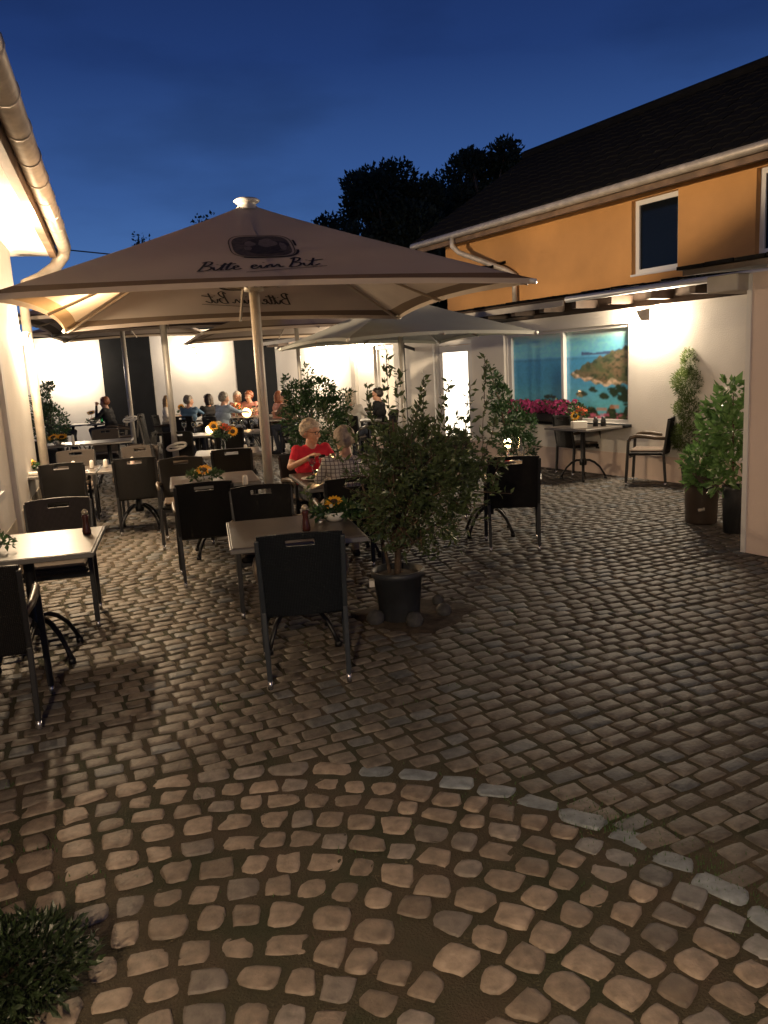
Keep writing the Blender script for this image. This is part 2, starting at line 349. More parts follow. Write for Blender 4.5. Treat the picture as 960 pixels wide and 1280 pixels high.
# the rest: smaller setts in straight bonded rows that wander a little
AZR = rad(66); tu = np.array([math.sin(AZR), math.cos(AZR)]); tn = np.array([-tu[1], tu[0]])
b = -6.0
while b < 30:
    w = random.uniform(.088, .118); a = -22 + random.uniform(0, .15)
    while a < 22:
        ln = random.uniform(.12, .17); ac = a + ln/2
        bb = b + .10*math.sin(ac*.55 + b*.2) + .035*math.sin(ac*1.9 + b*.7)
        p = tu*ac + tn*bb
        x, y = p
        a += ln
        if y < .2 or y > 24 or x < -(.56*y+1.4) or x > .52*y + .9: continue
        if x*.867 + y*.498 > 8.75 and y < 23: continue
        if in_arc(x, y): continue
        if y > 16 and x > -2: continue
        slope = .10*.55*math.cos(ac*.55+b*.2) + .035*1.9*math.cos(ac*1.9+b*.7)
        c = random.uniform(.68, 1.2); col = np.array([.155, .130, .108])*c
        if random.random() < .15: col = np.array([.14, .14, .14])*c
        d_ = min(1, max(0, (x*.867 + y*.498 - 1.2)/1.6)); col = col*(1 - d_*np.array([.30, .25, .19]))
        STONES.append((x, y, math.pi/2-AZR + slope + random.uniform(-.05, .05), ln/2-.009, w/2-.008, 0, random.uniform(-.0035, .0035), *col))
    b += w
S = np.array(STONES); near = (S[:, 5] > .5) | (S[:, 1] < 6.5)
def stone_mesh(S, k):
    """k rings-per-side resolution of a worn sett top"""
    n = len(S); p = np.array([-1, -.86, .86, 1.]) if k == 4 else np.array([-1, -.94, -.80, -.35, .35, .80, .94, 1]); P, Q = np.meshgrid(p, p); P = P.ravel(); Q = Q.ravel(); m = len(P)
    rough = S[:, 5][:, None]
    c = np.where(rough > .5, rng.uniform(.20, .40, (n, 1)), rng.uniform(.04, .14, (n, 1)))
    edge = np.maximum(np.abs(P), np.abs(Q))[None]
    # pull grid lines towards the border so that the top stays flat
    p2 = P[None]; q2 = Q[None]
    x = p2*np.sqrt(np.clip(1-c*q2**2, 0, 1)); y = q2*np.sqrt(np.clip(1-c*p2**2, 0, 1))
    kx = rng.normal(0, 1, (n, 6)); a_ = np.where(rough > .5, .09, .045)
    x = x*(1 + a_*kx[:, :1]*y + a_*.8*kx[:, 1:2]*y*y) + a_*.5*kx[:, 2:3]*y; y = y*(1 + a_*kx[:, 3:4]*x + a_*.8*kx[:, 4:5]*x*x)
    h = np.where(edge > .99, -.017, 0) + rng.normal(0, .0008, (n, m))*(edge < .99)
    if k >= 6: h = np.where(edge > .99, -.024, np.where(edge > .9, -.0045, np.where(edge > .7, -.0005, .0022))) + rng.normal(0, .0011, (n, m))*(edge < .99)
    x = x + rng.normal(0, .014, (n, m))*rough; y = y + rng.normal(0, .02, (n, m))*rough
    ang = np.arctan2(y, x); bump_ = 0
    for h_ in (2, 3, 5): bump_ = bump_ + rng.normal(0, .06/h_**.5, (n, 1))*np.cos(h_*ang + rng.uniform(0, 6.28, (n, 1)))
    sc_ = 1 + bump_*rough*np.clip(edge, 0, 1); x = x*sc_; y = y*sc_
    if k >= 6: h = h - np.clip(rng.normal(-.3, .6, (n, m)), 0, 1)*.006*rough*(edge > .7)
    tx = rng.normal(0, .011, (n, 1)) + rng.normal(0, .012, (n, 1))*rough; ty = rng.normal(0, .012, (n, 1)) + rng.normal(0, .014, (n, 1))*rough
    lx = x*S[:, 3:4]; ly = y*S[:, 4:5]; z = h + S[:, 6:7] + tx*lx + ty*ly
    ca, sa = np.cos(S[:, 2:3]), np.sin(S[:, 2:3])
    V = np.stack([S[:, 0:1] + lx*ca - ly*sa, S[:, 1:2] + lx*sa + ly*ca, z], -1).reshape(-1, 3)
    ii, jj = np.meshgrid(np.arange(k-1), np.arange(k-1)); a0 = (jj*k+ii).ravel(); F = np.stack([a0, a0+1, a0+1+k, a0+k], 1)
    F = (F[None] + (np.arange(n)*m)[:, None, None]).reshape(-1, 4)
    C = np.repeat(S[:, 7:10], m, axis=0)*np.clip(rng.normal(1, .05, (n*m, 1)), .8, 1.2)
    return V, F, C
sett = attr_mat('worn_granite_sett', rough=.58, spec=.38, bump=.7, bscale=70, var=.4, vscale=24, rvar=.14)
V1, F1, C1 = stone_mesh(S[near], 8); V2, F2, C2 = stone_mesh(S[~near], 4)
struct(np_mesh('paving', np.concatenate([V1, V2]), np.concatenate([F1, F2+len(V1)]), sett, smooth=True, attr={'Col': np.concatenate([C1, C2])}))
print('stones', len(S), int(near.sum()))
# moss and blades in the joints near the border
def blades(n, region, size, name, label=None):
    V = []; F = []
    while len(F) < n:
        x, y = region()
        h = random.uniform(*size); a = random.uniform(0, 2*PI); w = h*.14; l = random.uniform(0, .6)*h
        dx, dy = math.cos(a)*w, math.sin(a)*w; o = len(V); ox, oy = random.uniform(-l, l), random.uniform(-l, l)
        V += [(x-dx, y-dy, -.014), (x+dx, y+dy, -.014), (x+ox, y+oy, h-.014)]; F.append((o, o+1, o+2))
    o = np_mesh(name, np.array(V), np.array(F), M['grass']); o['kind'] = 'stuff'; return o
def reg():
    if random.random() < .5:
        th = random.gauss(.9, .22); rr = arcR(th) + random.gauss(.0, .07); return AC[0]+rr*math.sin(th), AC[1]+rr*math.cos(th)
    if random.random() < .25: return random.gauss(.78, .07), random.gauss(2.78, .05)
    c = random.choice(TUFTS); return random.gauss(c[0], .05), random.gauss(c[1], .035)
TUFTS = [(random.uniform(-1.8, 2.2), random.uniform(1.9, 5.5)) for _ in range(60)]
blades(2600, reg, (.008, .03), 'grass')

# ------------------------------------------------------------------ right-hand buildings (local x = towards the camera, y = into the wall)
BX, BY = at(860, 605).xy
uR = Vector((-.498, .867)); nR = Vector((.867, .498)); RZR = math.atan2(-.867, .498)
def RW(s, k, z=0): return Vector((BX + uR.x*s + nR.x*k, BY + uR.y*s + nR.y*k, z))
def wallslab(xs, zs, holes, y0, y1):
    """straight wall slab in local coords with rectangular openings (x0,x1,z0,z1)"""
    X = sorted(set(xs + [v for h in holes for v in h[:2]])); Z = sorted(set(zs + [v for h in holes for v in h[2:]]))
    def hole(i, j):
        cx = (X[i]+X[i+1])/2; cz = (Z[j]+Z[j+1])/2
        return any(h[0] < cx < h[1] and h[2] < cz < h[3] for h in holes)
    return MB().grid(X, Z, lambda x, z, q: (x, (y0, y1)[q], z), hole)
def rect_frame(x0, x1, z0, z1, y0, y1, t, mb=None):
    m = mb or MB(); m.box(x0, x0+t, y0, y1, z0, z1); m.box(x1-t, x1, y0, y1, z0, z1)
    m.box(x0+t, x1-t, y0, y1, z0, z0+t); m.box(x0+t, x1-t, y0, y1, z1-t, z1); return m

# white single-storey wall with the seascape window
W = thing('courtyard_building', 'white plastered low building with a seascape picture window and flat tiled roof', 'building', (BX, BY, 0), RZR)
SEA = (-3.78, -1.03, .76, 2.16); DOOR = (-5.92, -4.68, .02, 2.16); WIN = (-8.22, -7.38, .45, 2.2)
wallslab([-13.75, 3.1], [0, 2.36], [SEA, DOOR, WIN], 0, .3).build('wall', M['plaster'], W)
MB().box(-13.75, 3.1, -.012, -.001, 0, .34).build('plinth', M['plaster_pink'], W)
# roof: rafters, boards, tiles
for i in range(25):
    x = -13.3 + i*.68
    MB().box(x-.045, x+.045, -.34, 1.3, 2.42, 2.53).build('rafter', M['darkwood'], W)
MB().box(-13.75, 3.1, .08, .24, 2.362, 2.555).build('wall_plate', M['darkwood'], W)
rf = MB(); rf.grid([-13.9, 3.25], [-.42, 1.46], lambda x, y, q: (x, y, 2.56 + (y+.42)*.085 + (.03 if q else 0)))
rf = rf.build('roof', M['darkwood'], W)
t = MB(); rows = 8
for r_ in range(rows):
    y0 = -.47 + r_*.245
    n = 62
    for i in range(n):
        x = -13.9 + i*(17.15/n); hh = 2.595 + (y0+.42)*.085 + random.uniform(0, .01)
        t.box(x, x+17.15/n-.012, y0, y0+.27, hh, hh+.022 + random.uniform(0, .008))
t.build('roof_tiles', M['tiles'], rf)
gt = MB().tube([(-1.75, -.47, 2.545), (3.2, -.47, 2.545)], .042, 10).build('gutter', M['whitepaint'], W)
MB().box(-13.8, -1.9, -.40, -.375, 2.47, 2.555).build('fascia_board', M['fascia'], W)

# seascape print behind its frame
def seascape(nu=260, nv=150):
    U, Vv = np.meshgrid(np.linspace(0, 1, nu), np.linspace(0, 1, nv)); C = np.zeros((nv, nu, 3))
    def fb(a, b, s):  # smooth value noise, three octaves, about -1..1
        out = 0; amp = 1; tot = 0; r_ = np.random.default_rng(int(s*100))
        for o_ in range(3):
            gx, gy = max(2, int(a/3*2**o_)), max(2, int(b/3*2**o_)); g = r_.uniform(-1, 1, (gy+2, gx+2)); fx = U*gx; fy = Vv*gy; ix = fx.astype(int); iy = fy.astype(int); tx = fx-ix; ty = fy-iy; tx = tx*tx*(3-2*tx); ty = ty*ty*(3-2*ty)
            out = out + amp*((g[iy, ix]*(1-tx)+g[iy, ix+1]*tx)*(1-ty) + (g[iy+1, ix]*(1-tx)+g[iy+1, ix+1]*tx)*ty); tot += amp; amp *= .55
        return out/tot*1.5
    def mix(c, m_): m_ = np.clip(m_, 0, 1)[..., None]; return C*(1-m_) + np.array(c)*m_
    C[:] = (.05, .26, .47)
    C = mix((.32, .50, .58), (Vv-.86)*7 + .35*fb(14, 40, 2)); C = mix((.12, .34, .50), (.12-np.abs(Vv-.80))*6*(.5+.5*fb(9, 60, 4)))
    sea = 1/(1+np.exp((Vv-.715)*120)); C = mix((.018, .17, .34), sea)
    C = mix((.022, .19, .31), sea*np.clip((.50-Vv)*3.2, 0, 1)); C = mix((.06, .28, .32), sea*np.clip((.42-Vv)*4, 0, 1)*(.5+.3*fb(7, 25, 1)))
    C = mix((.015, .08, .17), sea*np.clip(1-np.abs(Vv-.70)*40, 0, 1)*.5)
    # far headland and island
    h = .765 + .03*fb(18, 3, 5); C = mix((.03, .055, .13), ((Vv < h) & (Vv > .725) & (U > .62))*1.)
    # main headland
    top = .47 + np.clip((U-.515)/.45, 0, 1)**.62*.33 + .012*np.sin(U*60) + .008*np.sin(U*133); bot = .50 - np.clip((U-.52)/.28, 0, 1)*.12 + np.clip((U-.8)/.2, 0, 1)*.02 + .012*np.sin(U*75)
    land = (Vv < top) & (Vv > bot) & (U > .515); C = mix((.055, .07, .028), land*1.)
    C = mix((.13, .085, .045), land*np.clip(.45+.8*fb(60, 55, 2), 0, 1)); C = mix((.02, .035, .016), land*np.clip(fb(90, 80, 6)*1.3, 0, 1))
    shore = land & (Vv < bot + .05 + .025*np.sin(U*38)); C = mix((.42, .30, .2), shore*np.clip(.5+.9*fb(110, 90, 3), 0, 1))
    # near trees, roofs, bank
    tr = .18 + .11*fb(22, 4, 7) + .05*fb(80, 12, 8) - .10*np.clip((.38-U)/.3, 0, 1)
    near_ = Vv < tr; C = mix((.012, .022, .010), near_*1.); C = mix((.05, .055, .02), near_*np.clip(fb(80, 70, 9)*1.2, 0, 1))
    for cx, cy, rx, ry in ((.62, .29, .055, .035), (.72, .33, .045, .04), (.80, .27, .04, .04), (.90, .33, .06, .06), (.34, .26, .05, .03), (.97, .25, .06, .09)):
        d = ((U-cx)/rx)**2 + ((Vv-cy)/ry)**2; C = mix((.012, .024, .012), np.clip((1.0-d+.9*fb(70, 60, cx*9))*3, 0, 1))
    for cx, cy, rx in ((.60, .13, .05), (.78, .12, .04), (.88, .15, .035)):
        C = mix((.3, .12, .05), ((np.abs(U-cx) < rx) & (np.abs(Vv-cy) < .018))*.75)
    C = mix((.35, .05, .12), ((Vv < .09+.02*np.sin(U*70)) & (fb(120, 100, 4) > .15))*.6)
    C = C*.86 + .14*C.mean(2, keepdims=True)*np.array([.9, 1.0, 1.15])
    C = C*(1 + .22*fb(170, 130, 11)*near_[..., None].any(2)[..., None].astype(float).reshape(nv, nu, 1)) if False else C*(1 + .13*fb(200, 150, 11)[..., None])
    for _ in range(2):  # soft like an enlarged photograph
        C = (C + np.roll(C, 1, 0) + np.roll(C, -1, 0) + np.roll(C, 1, 1) + np.roll(C, -1, 1))/5
    C[0] = C[1]; C[-1] = C[-3]; C[-2] = C[-3]; C[:, 0] = C[:, 2]; C[:, 1] = C[:, 2]; C[:, -1] = C[:, -3]; C[:, -2] = C[:, -3]
    return nu, nv, C
nu, nv, C = seascape()
uu = np.linspace(0, 1, nu); vv = np.linspace(0, 1, nv); UU, VV = np.meshgrid(uu, vv)
x0, x1, z0, z1 = SEA[0]+.14, SEA[1]-.05, SEA[2]+.03, SEA[3]-.05
V = np.stack([x0+UU.ravel()*(x1-x0), np.full(UU.size, .10), z0+VV.ravel()*(z1-z0)], 1); ii, jj = np.meshgrid(np.arange(nu-1), np.arange(nv-1)); a = (jj*nu+ii).ravel()
PW = thing('seascape_window', 'wide white framed window filled with a blue seascape picture of a rocky headland', 'picture window', (BX, BY, 0), RZR)
pm = attr_mat('printed_seascape', rough=.25, bump=0, var=.05, vscale=3, coat=.3, rvar=0)
np_mesh('seascape_print', V, np.stack([a, a+1, a+1+nu, a+nu], 1), pm, PW, attr={'Col': np.clip(C.reshape(-1, 3)*2.45, 0, .9)})
MB().box(SEA[0]+.1, SEA[1]-.02, .104, .16, SEA[2], SEA[3]).build('backing_panel', M['slate'], PW)
f = rect_frame(SEA[0], SEA[1], SEA[2], SEA[3], .04, .14, .05); f.box(SEA[0]+.05, SEA[0]+.14, .05, .13, SEA[2]+.05, SEA[3]-.05); f.build('window_frame', M['frame'], PW)
MB().box(SEA[0]+1.36, SEA[0]+1.41, .03, .098, SEA[2]+.05, SEA[3]-.05).build('mullion', M['frame'], PW)
MB().box(SEA[0]-.05, SEA[1]+.06, -.14, .04, SEA[2]-.045, SEA[2]-.002, bev=.008).build('window_sill', M['slate'], PW)

# glazed door and tall side window further along
D = MB(); rect_frame(DOOR[0]+.002, DOOR[1]-.002, DOOR[2], DOOR[3]-.002, .06, .16, .09, D); D = D.build('door_frame', M['frame'], W)
lf = MB(); rect_frame(DOOR[0]+.1, DOOR[1]-.1, DOOR[2]+.03, DOOR[3]-.1, .07, .13, .12, lf); lf = lf.build('door', M['frame'], W)
MB().box(DOOR[0]+.22, DOOR[1]-.22, .09, .105, DOOR[2]+.15, DOOR[3]-.22).build('door_pane', M['litglass'], lf)
MB().tube([(DOOR[1]-.16, .06, 1.0), (DOOR[1]-.16, .02, 1.0), (DOOR[1]-.28, .02, 1.0)], .011, 8).build('handle', M['silver'], lf)
wf = rect_frame(WIN[0]+.002, WIN[1]-.002, WIN[2]+.002, WIN[3]-.002, .05, .15, .08).build('window', M['frame'], W)
MB().box(WIN[0]+.08, WIN[1]-.08, .09, .1, WIN[2]+.08, WIN[3]-.08).build('pane', mat('milky_window_glass', (.5, .45, .36), .25, emit=(1, .8, .55), estr=.55), wf)
MB().box(-9.15, -8.95, -.08, -.002, 0, 2.3, bev=.01).build('pilaster', M['fascia'], W)

# back wall, at the end of the yard
bp = Vector((-2.75, 22.3)); RZB = rad(180-(-92+270)+0)  # runs west
BW = thing('rear_wall', 'long cream rendered rear wall with two dark vertical panels', 'wall', (bp.x, bp.y, 0), 0)
MB().box(-14, .12, 0, .3, 0, 3.0).build('wall', M['plaster'], BW)
for a_, b_ in ((-4.72, -3.36), (-1.08, .02)):
    MB().box(a_, b_, -.05, -.002, .02, 2.95, bev=.01).build('panel', M['slate'], BW)
MB().box(-14.05, .2, -.12, .42, 3.002, 3.07).build('coping', M['slate'], BW)

# orange upper storey, set back above the low building
HX = RW(0, 1.5); OH = thing('orange_house', 'orange rendered house storey with a dark tiled roof above the white wall', 'house', (HX.x, HX.y, 0), RZR)
OW1 = (-2.36, -1.46, 2.97, 4.10); OW2 = (-.17, .95, 2.97, 4.10)
wallslab([-7.5, 7.0], [.0, 4.36], [OW1, OW2], 0, .35).build('wall', M['orange'], OH)
MB().box(-7.5, -7.2, .36, 6.5, 0, 4.3).build('wall', M['orange'], OH)
gm = MB(); gm.add([(-7.45, .3, 4.28), (-7.2, .3, 4.28), (-7.2, 5.5, 4.28), (-7.45, 5.5, 4.28), (-7.45, 2.6, 5.85), (-7.2, 2.6, 5.85)], [(0, 1, 2, 3), (0, 4, 5, 1), (3, 2, 5, 4), (0, 3, 4), (1, 5, 2)]); gm.build('gable', M['orange'], OH)
for o_ in (OW1, OW2):
    wf = rect_frame(o_[0]+.002, o_[1]-.002, o_[2]+.002, o_[3]-.002, .09, .17, .075).build('window', M['frame'], OH)
    MB().box(o_[0]+.075, o_[1]-.075, .12, .13, o_[2]+.075, o_[3]-.075).build('pane', M['darkglass'], wf)
    MB().box(o_[0], o_[1], -.03, .085, o_[2]-.03, o_[2]+.001).build('sill', M['frame'], wf)
# roof slopes (k=.9 eave z 4.2, ridge k=4 z 6.12)
def slope(y, q=0): return 4.22 + (y+.6)*.62 + q
rfm = MB(); rfm.grid([-7.75, 7.2], [-.6, 2.5], lambda x, y, q: (x, y, slope(y, .05*q)))
rfm.grid([-7.75, 7.2], [2.502, 5.9], lambda x, y, q: (x, y, slope(2.5) - (y-2.5)*.62 + .05*q)); rfm = rfm.build('roof', M['wood_soffit'], OH)
t = MB()
for r_ in range(13):
    y0 = -.66 + r_*.245; n = 52
    for i in range(n):
        x = -7.78 + i*(15/n); q = random.uniform(0, .012); w_ = 15/n
        hh = slope(y0)+.055+q
        t.add([(x, y0, hh), (x+w_-.01, y0, hh), (x+w_-.01, y0+.27, hh+.15), (x, y0+.27, hh+.15), (x, y0, hh+.03), (x+w_*.3, y0, hh+.055), (x+w_-.01, y0, hh+.03), (x+w_-.01, y0+.27, hh+.18), (x+w_*.3, y0+.27, hh+.2), (x, y0+.27, hh+.18)],
              [(0, 3, 2, 1), (0, 1, 6, 5, 4), (4, 5, 8, 9), (5, 6, 7, 8), (3, 9, 8, 7, 2), (0, 4, 9, 3), (1, 2, 7, 6)])
t.build('roof_tiles', M['tiles'], rfm)
MB().tube([(-7.8, 2.5, 6.26), (7.2, 2.5, 6.26)], .1, 10).build('ridge', M['tiles'], OH)
MB().box(-7.74, 7.2, -.56, -.53, 4.06, 4.23).build('fascia_board', M['wood_soffit'], OH)
MB().box(-7.74, 7.2, -.53, -.002, 4.17, 4.19).build('soffit', M['fascia'], OH)
MB().tube([(-7.8, -.64, 4.2), (7.2, -.64, 4.2)], .065, 12).build('gutter', M['zinc'], OH)
MB().tube([(-6.35, -.64, 4.16), (-6.35, -.64, 4.0), (-6.22, -.58, 3.86), (-5.3, -.16, 3.42), (-5.14, -.1, 3.32), (-5.14, -.1, 2.8)], .05, 10).build('downpipe', M['zinc'], OH)
# dark little hood on the house wall at the pipe foot
hd = MB(); hd.grid([-6.9, -5.5], [-1.05, -.002], lambda x, y, q: (x, y, 3.28 + (y+1.05)*.28 + .05*q)); hd.build('door_hood', M['tiles'], OH)

# nearer annex on the right
A0 = at(928, 690); AX = thing('annex', 'pinkish rendered annex corner at the right edge with dark eaves', 'building', (A0.x, A0.y, 0), RZR)
MB().box(0, 6, 0, 2.55, 0, 2.335).build('wall', M['plaster_pink'], AX)
MB().box(-.013, .03, -.012, -.001, .0, 2.33).build('corner_bead', M['frame'], AX)
r2 = MB(); r2.grid([-.42, 6.2], [-.3, 2.62], lambda x, y, q: (x, y, 2.36 + (y+.3)*.07 + .045*q)); r2 = r2.build('roof', M['darkwood'], AX)
t = MB()
for r_ in range(6):
    for i in range(24):
        x = -.45 + i*.275; y0 = -.34 + r_*.48; hh = 2.407 + (y0+.3)*.07 + random.uniform(0, .008)
        t.box(x, x+.262, y0, y0+.52, hh, hh+.03)
t.build('roof_tiles', M['tiles'], r2)
MB().box(-.3, .0, -.15, .4, 2.2, 2.34, bev=.01).build('bracket', M['fascia'], AX)

# wall lamp of the white wall: tapering up-and-down light
def wall_lamp(loc, rz, label, power, scale=1, col=(1, .8, .56), two=True, off=-.06):
    t = thing('wall_lamp', label, 'wall lamp', loc, rz, 'wall lamps lighting the yard')
    b_ = MB(); b_.add([(-.13, -.02, .07), (.13, -.02, .07), (.13, -.13, .07), (-.13, -.13, .07), (-.08, -.02, -.07), (.08, -.02, -.07), (.08, -.09, -.07), (-.08, -.09, -.07)],
           [(1, 0, 4, 5), (0, 3, 7, 4), (3, 2, 6, 7), (2, 1, 5, 6), (4, 7, 6, 5), (0, 1, 2, 3)])
    b_.box(-.05, .05, -.02, 0, -.05, .05); b_.build('housing', M['fascia'], t)
    for sx in ((-1, 1) if two else (1,)):
        e = MB(); e.ell((.16*sx, -.05, -.01), (.02, .02, .028), 10, 6); e.build('bulb', M['lamp'], t)
        li = bpy.data.lights.new('wall_light', 'POINT'); li.energy = power/(2 if two else 1); li.color = col; li.shadow_soft_size = .05
        lo = bpy.data.objects.new('wall_light', li); COL.objects.link(lo); lo.parent = t; lo.location = (.2*sx, off, -.01); t.scale = (scale,)*3
    return t
p = RW(.66, 0, 2.24); wall_lamp(p, RZR, 'tapering wall lamp on the white wall right of the seascape window', 320)
p = RW(10.6, 0, 2.25); wall_lamp(p, RZR, 'wall lamp at the far end of the right-hand white wall near the dark panel', 400, off=-.25)
p = RW(8.6, 0, 2.3); wall_lamp(p, RZR, 'wall lamp between the pilaster and the tall white window', 170, off=-.2)
wall_lamp((-8.4, 22.3, 2.3), 0, 'wall lamp on the rear wall left of the first dark panel', 240, off=-.35)
wall_lamp((-4.9, 22.3, 2.45), 0, 'wall lamp on the rear wall between the two dark panels', 75, off=-.35)

# ------------------------------------------------------------------ left building
LAZ = rad(-17.756); uL = Vector((math.sin(LAZ), math.cos(LAZ))); nL = Vector((uL.y, -uL.x)); LAT = 1.05
def lw(s, o, z=0):  # s along the wall from the camera's foot, o out into the yard
    return Vector((uL.x*s + nL.x*(o-LAT), uL.y*s + nL.y*(o-LAT), z))
SC = 10.9  # the corner
LB = thing('left_building', 'white lamplit building along the left edge with a beige gutter', 'building', lw(0, 0), -LAZ)
# local: x = out into the yard, y = along the wall
MB().box(-4, 0, -6, SC, 0, 3.36).build('wall', M['plaster'], LB)
sf = MB(); sf.box(-4, .42, -6.2, SC+.5, 3.362, 3.39); sf.build('soffit', M['plaster'], LB)
rr_ = MB(); rr_.grid([-4.2, .52], [-6.3, SC+.55], lambda x, y, q: (x, y, 3.53 + (.52-x)*.62 + .05*q)); rr_.build('roof', M['tiles'], LB)
MB().box(.42, .50, -6.2, SC+.5, 3.34, 3.53).build('fascia_board', M['wood_soffit'], LB)
MB().add([(-4, SC+.49, 3.395), (.42, SC+.49, 3.395), (.42, SC+.49, 3.55), (-4, SC+.49, 6.2)], [(0, 1, 2, 3)]).build('verge_board', M['wood_soffit'], LB)
gu = MB().tube([(.60, -6.2, 3.48), (.60, SC+.25, 3.48), (.60, SC+.45, 3.46), (.57, SC+.55, 3.38), (.46, SC+.5, 3.22), (.28, SC+.3, 3.08), (.12, SC+.05, 2.98), (.09, SC-.05, 2.85)], [.088]*4+[.075, .06, .055, .055], 14).build('gutter', M['zinc'], LB)
for i in range(18):
    y = -2.4 + i*.72; MB().tube([(.60, y, 3.48), (.60, y+.03, 3.48)], .096, 14).build('gutter_joint', M['zinc'], gu)
MB().tube([(.09, SC-.05, 2.85), (.09, SC-.05, .05)], .055, 12).build('downpipe', M['zinc'], LB)
# window by the left edge and a pilaster strip
MB().box(.002, .045, 8.3, 8.45, .0, 2.5).build('pilaster', M['whitepaint'], LB)
wf = MB(); wf.box(.002, .05, 5.9, 6.0, .9, 2.2); wf.box(.002, .05, 7.2, 7.28, .9, 2.2); wf.box(.002, .05, 6.0, 7.2, 2.12, 2.2); wf.box(.002, .07, 5.9, 7.28, .84, .9); wf = wf.build('window', M['frame'], LB)
MB().box(.002, .02, 6.0, 7.2, .9, 2.12).build('pane', M['darkglass'], wf)
MB().box(.0015, .006, -6, SC, 0, .5).build('plinth', mat('stained_plinth', (.6, .55, .47), .9, col2=(.2, .17, .13), vscale=2), LB)
RZL = -LAZ
def left_lamp(s, z, label, p, col=(1, .74, .46)): return wall_lamp(lw(s, 0, z), RZL + PI/2, label, p, col=col)
left_lamp(8.6, 3.2, 'wall lamp glaring on the left building beside the front parasol corner', 560)
left_lamp(10.55, 2.3, 'low wall lamp at the corner of the left building beside the beige downpipe', 320)
li = bpy.data.lights.new('flood_light', 'SPOT'); li.energy = 1500; li.color = (1, .76, .5); li.spot_size = rad(150); li.spot_blend = .7; li.shadow_soft_size = .06
lo = bpy.data.objects.new('flood_light', li); COL.objects.link(lo); lo.location = lw(8.6, .16, 3.2); lo.rotation_euler = (Vector((.90, .42, .10))).to_track_quat('-Z', 'Y').to_euler()
left_lamp(-1.2, 2.75, 'wall lamp on the left building beside where the picture is taken', 640)

# thin cable across the gap
tag(MB().tube([atY(60, 310, 26), atY(90, 313, 26), atY(140, 318, 26)], .02, 5).build('overhead_cable', M['darkmetal']), 'thin dark cable crossing the sky left of the parasol roof', 'cable')
# dark post with short arm near the door
pt = at(509, 566); PT = thing('bracket_post', 'slim dark post with a short slanting arm near the glowing door', 'post', pt)
MB().box(-.05, .05, -.05, .05, 0, 2.2, bev=.008).build('post', M['darkmetal'], PT)
MB().bar((0, 0, 2.14), (.42, -.05, 1.98), .06).build('arm', M['darkmetal'], PT)
# ------------------------------------------------------------------ parasols
SCRIPT = {  # handwriting strokes "Bitte ein Bit", x to the right, y up
 'w': [[(0, .05), (.035, .5), (.07, 1.0)], [(.0, .92), (.10, 1.05), (.19, .93), (.15, .66), (.06, .55), (.17, .5), (.22, .28), (.14, .04), (-.03, .02)],
       [(.25, .42), (.28, .1), (.33, .04), (.39, .3)], [(.30, .66), (.31, .7)],
       [(.39, .3), (.45, .85), (.41, .1), (.47, .06)], [(.50, .3), (.56, .88), (.51, .1), (.57, .05), (.63, .25)], [(.36, .60), (.50, .68), (.66, .74)],
       [(.63, .25), (.72, .34), (.70, .48), (.64, .4), (.66, .08), (.74, .03), (.80, .14)],
       [(.98, .26), (1.07, .34), (1.05, .48), (.99, .4), (1.0, .1), (1.08, .05), (1.15, .3)], [(1.15, .42), (1.18, .08), (1.23, .06), (1.28, .35)], [(1.19, .66), (1.2, .7)],
       [(1.28, .4), (1.29, .05)], [(1.29, .25), (1.36, .45), (1.40, .1), (1.46, .3), (1.5, .42), (1.55, .08), (1.62, .15)],
       [(1.74, .05), (1.78, .55), (1.80, 1.0)], [(1.72, .92), (1.82, 1.08), (1.92, .94), (1.88, .68), (1.79, .55), (1.92, .48), (1.95, .25), (1.87, .03), (1.71, .05)],
       [(2.0, .42), (2.03, .1), (2.09, .06), (2.16, .35)], [(2.05, .68), (2.06, .72)], [(2.20, .9), (2.17, .2), (2.22, .04), (2.34, .2)], [(2.10, .58), (2.24, .62), (2.40, .68)],
       [(.92, -.38), (1.3, -.30), (1.8, -.2), (2.48, -.1)]]}
def smooth_line(p, n=6):
    out = []
    for i in range(len(p)-1):
        p0 = Vector(p[max(i-1, 0)]); p1 = Vector(p[i]); p2 = Vector(p[i+1]); p3 = Vector(p[min(i+2, len(p)-1)])
        for k in range(n):
            t = k/n; out.append(.5*((2*p1) + (p2-p0)*t + (2*p0-5*p1+4*p2-p3)*t*t + (3*p1-p0-3*p2+p3)*t**3))
    out.append(Vector(p[-1])); return out
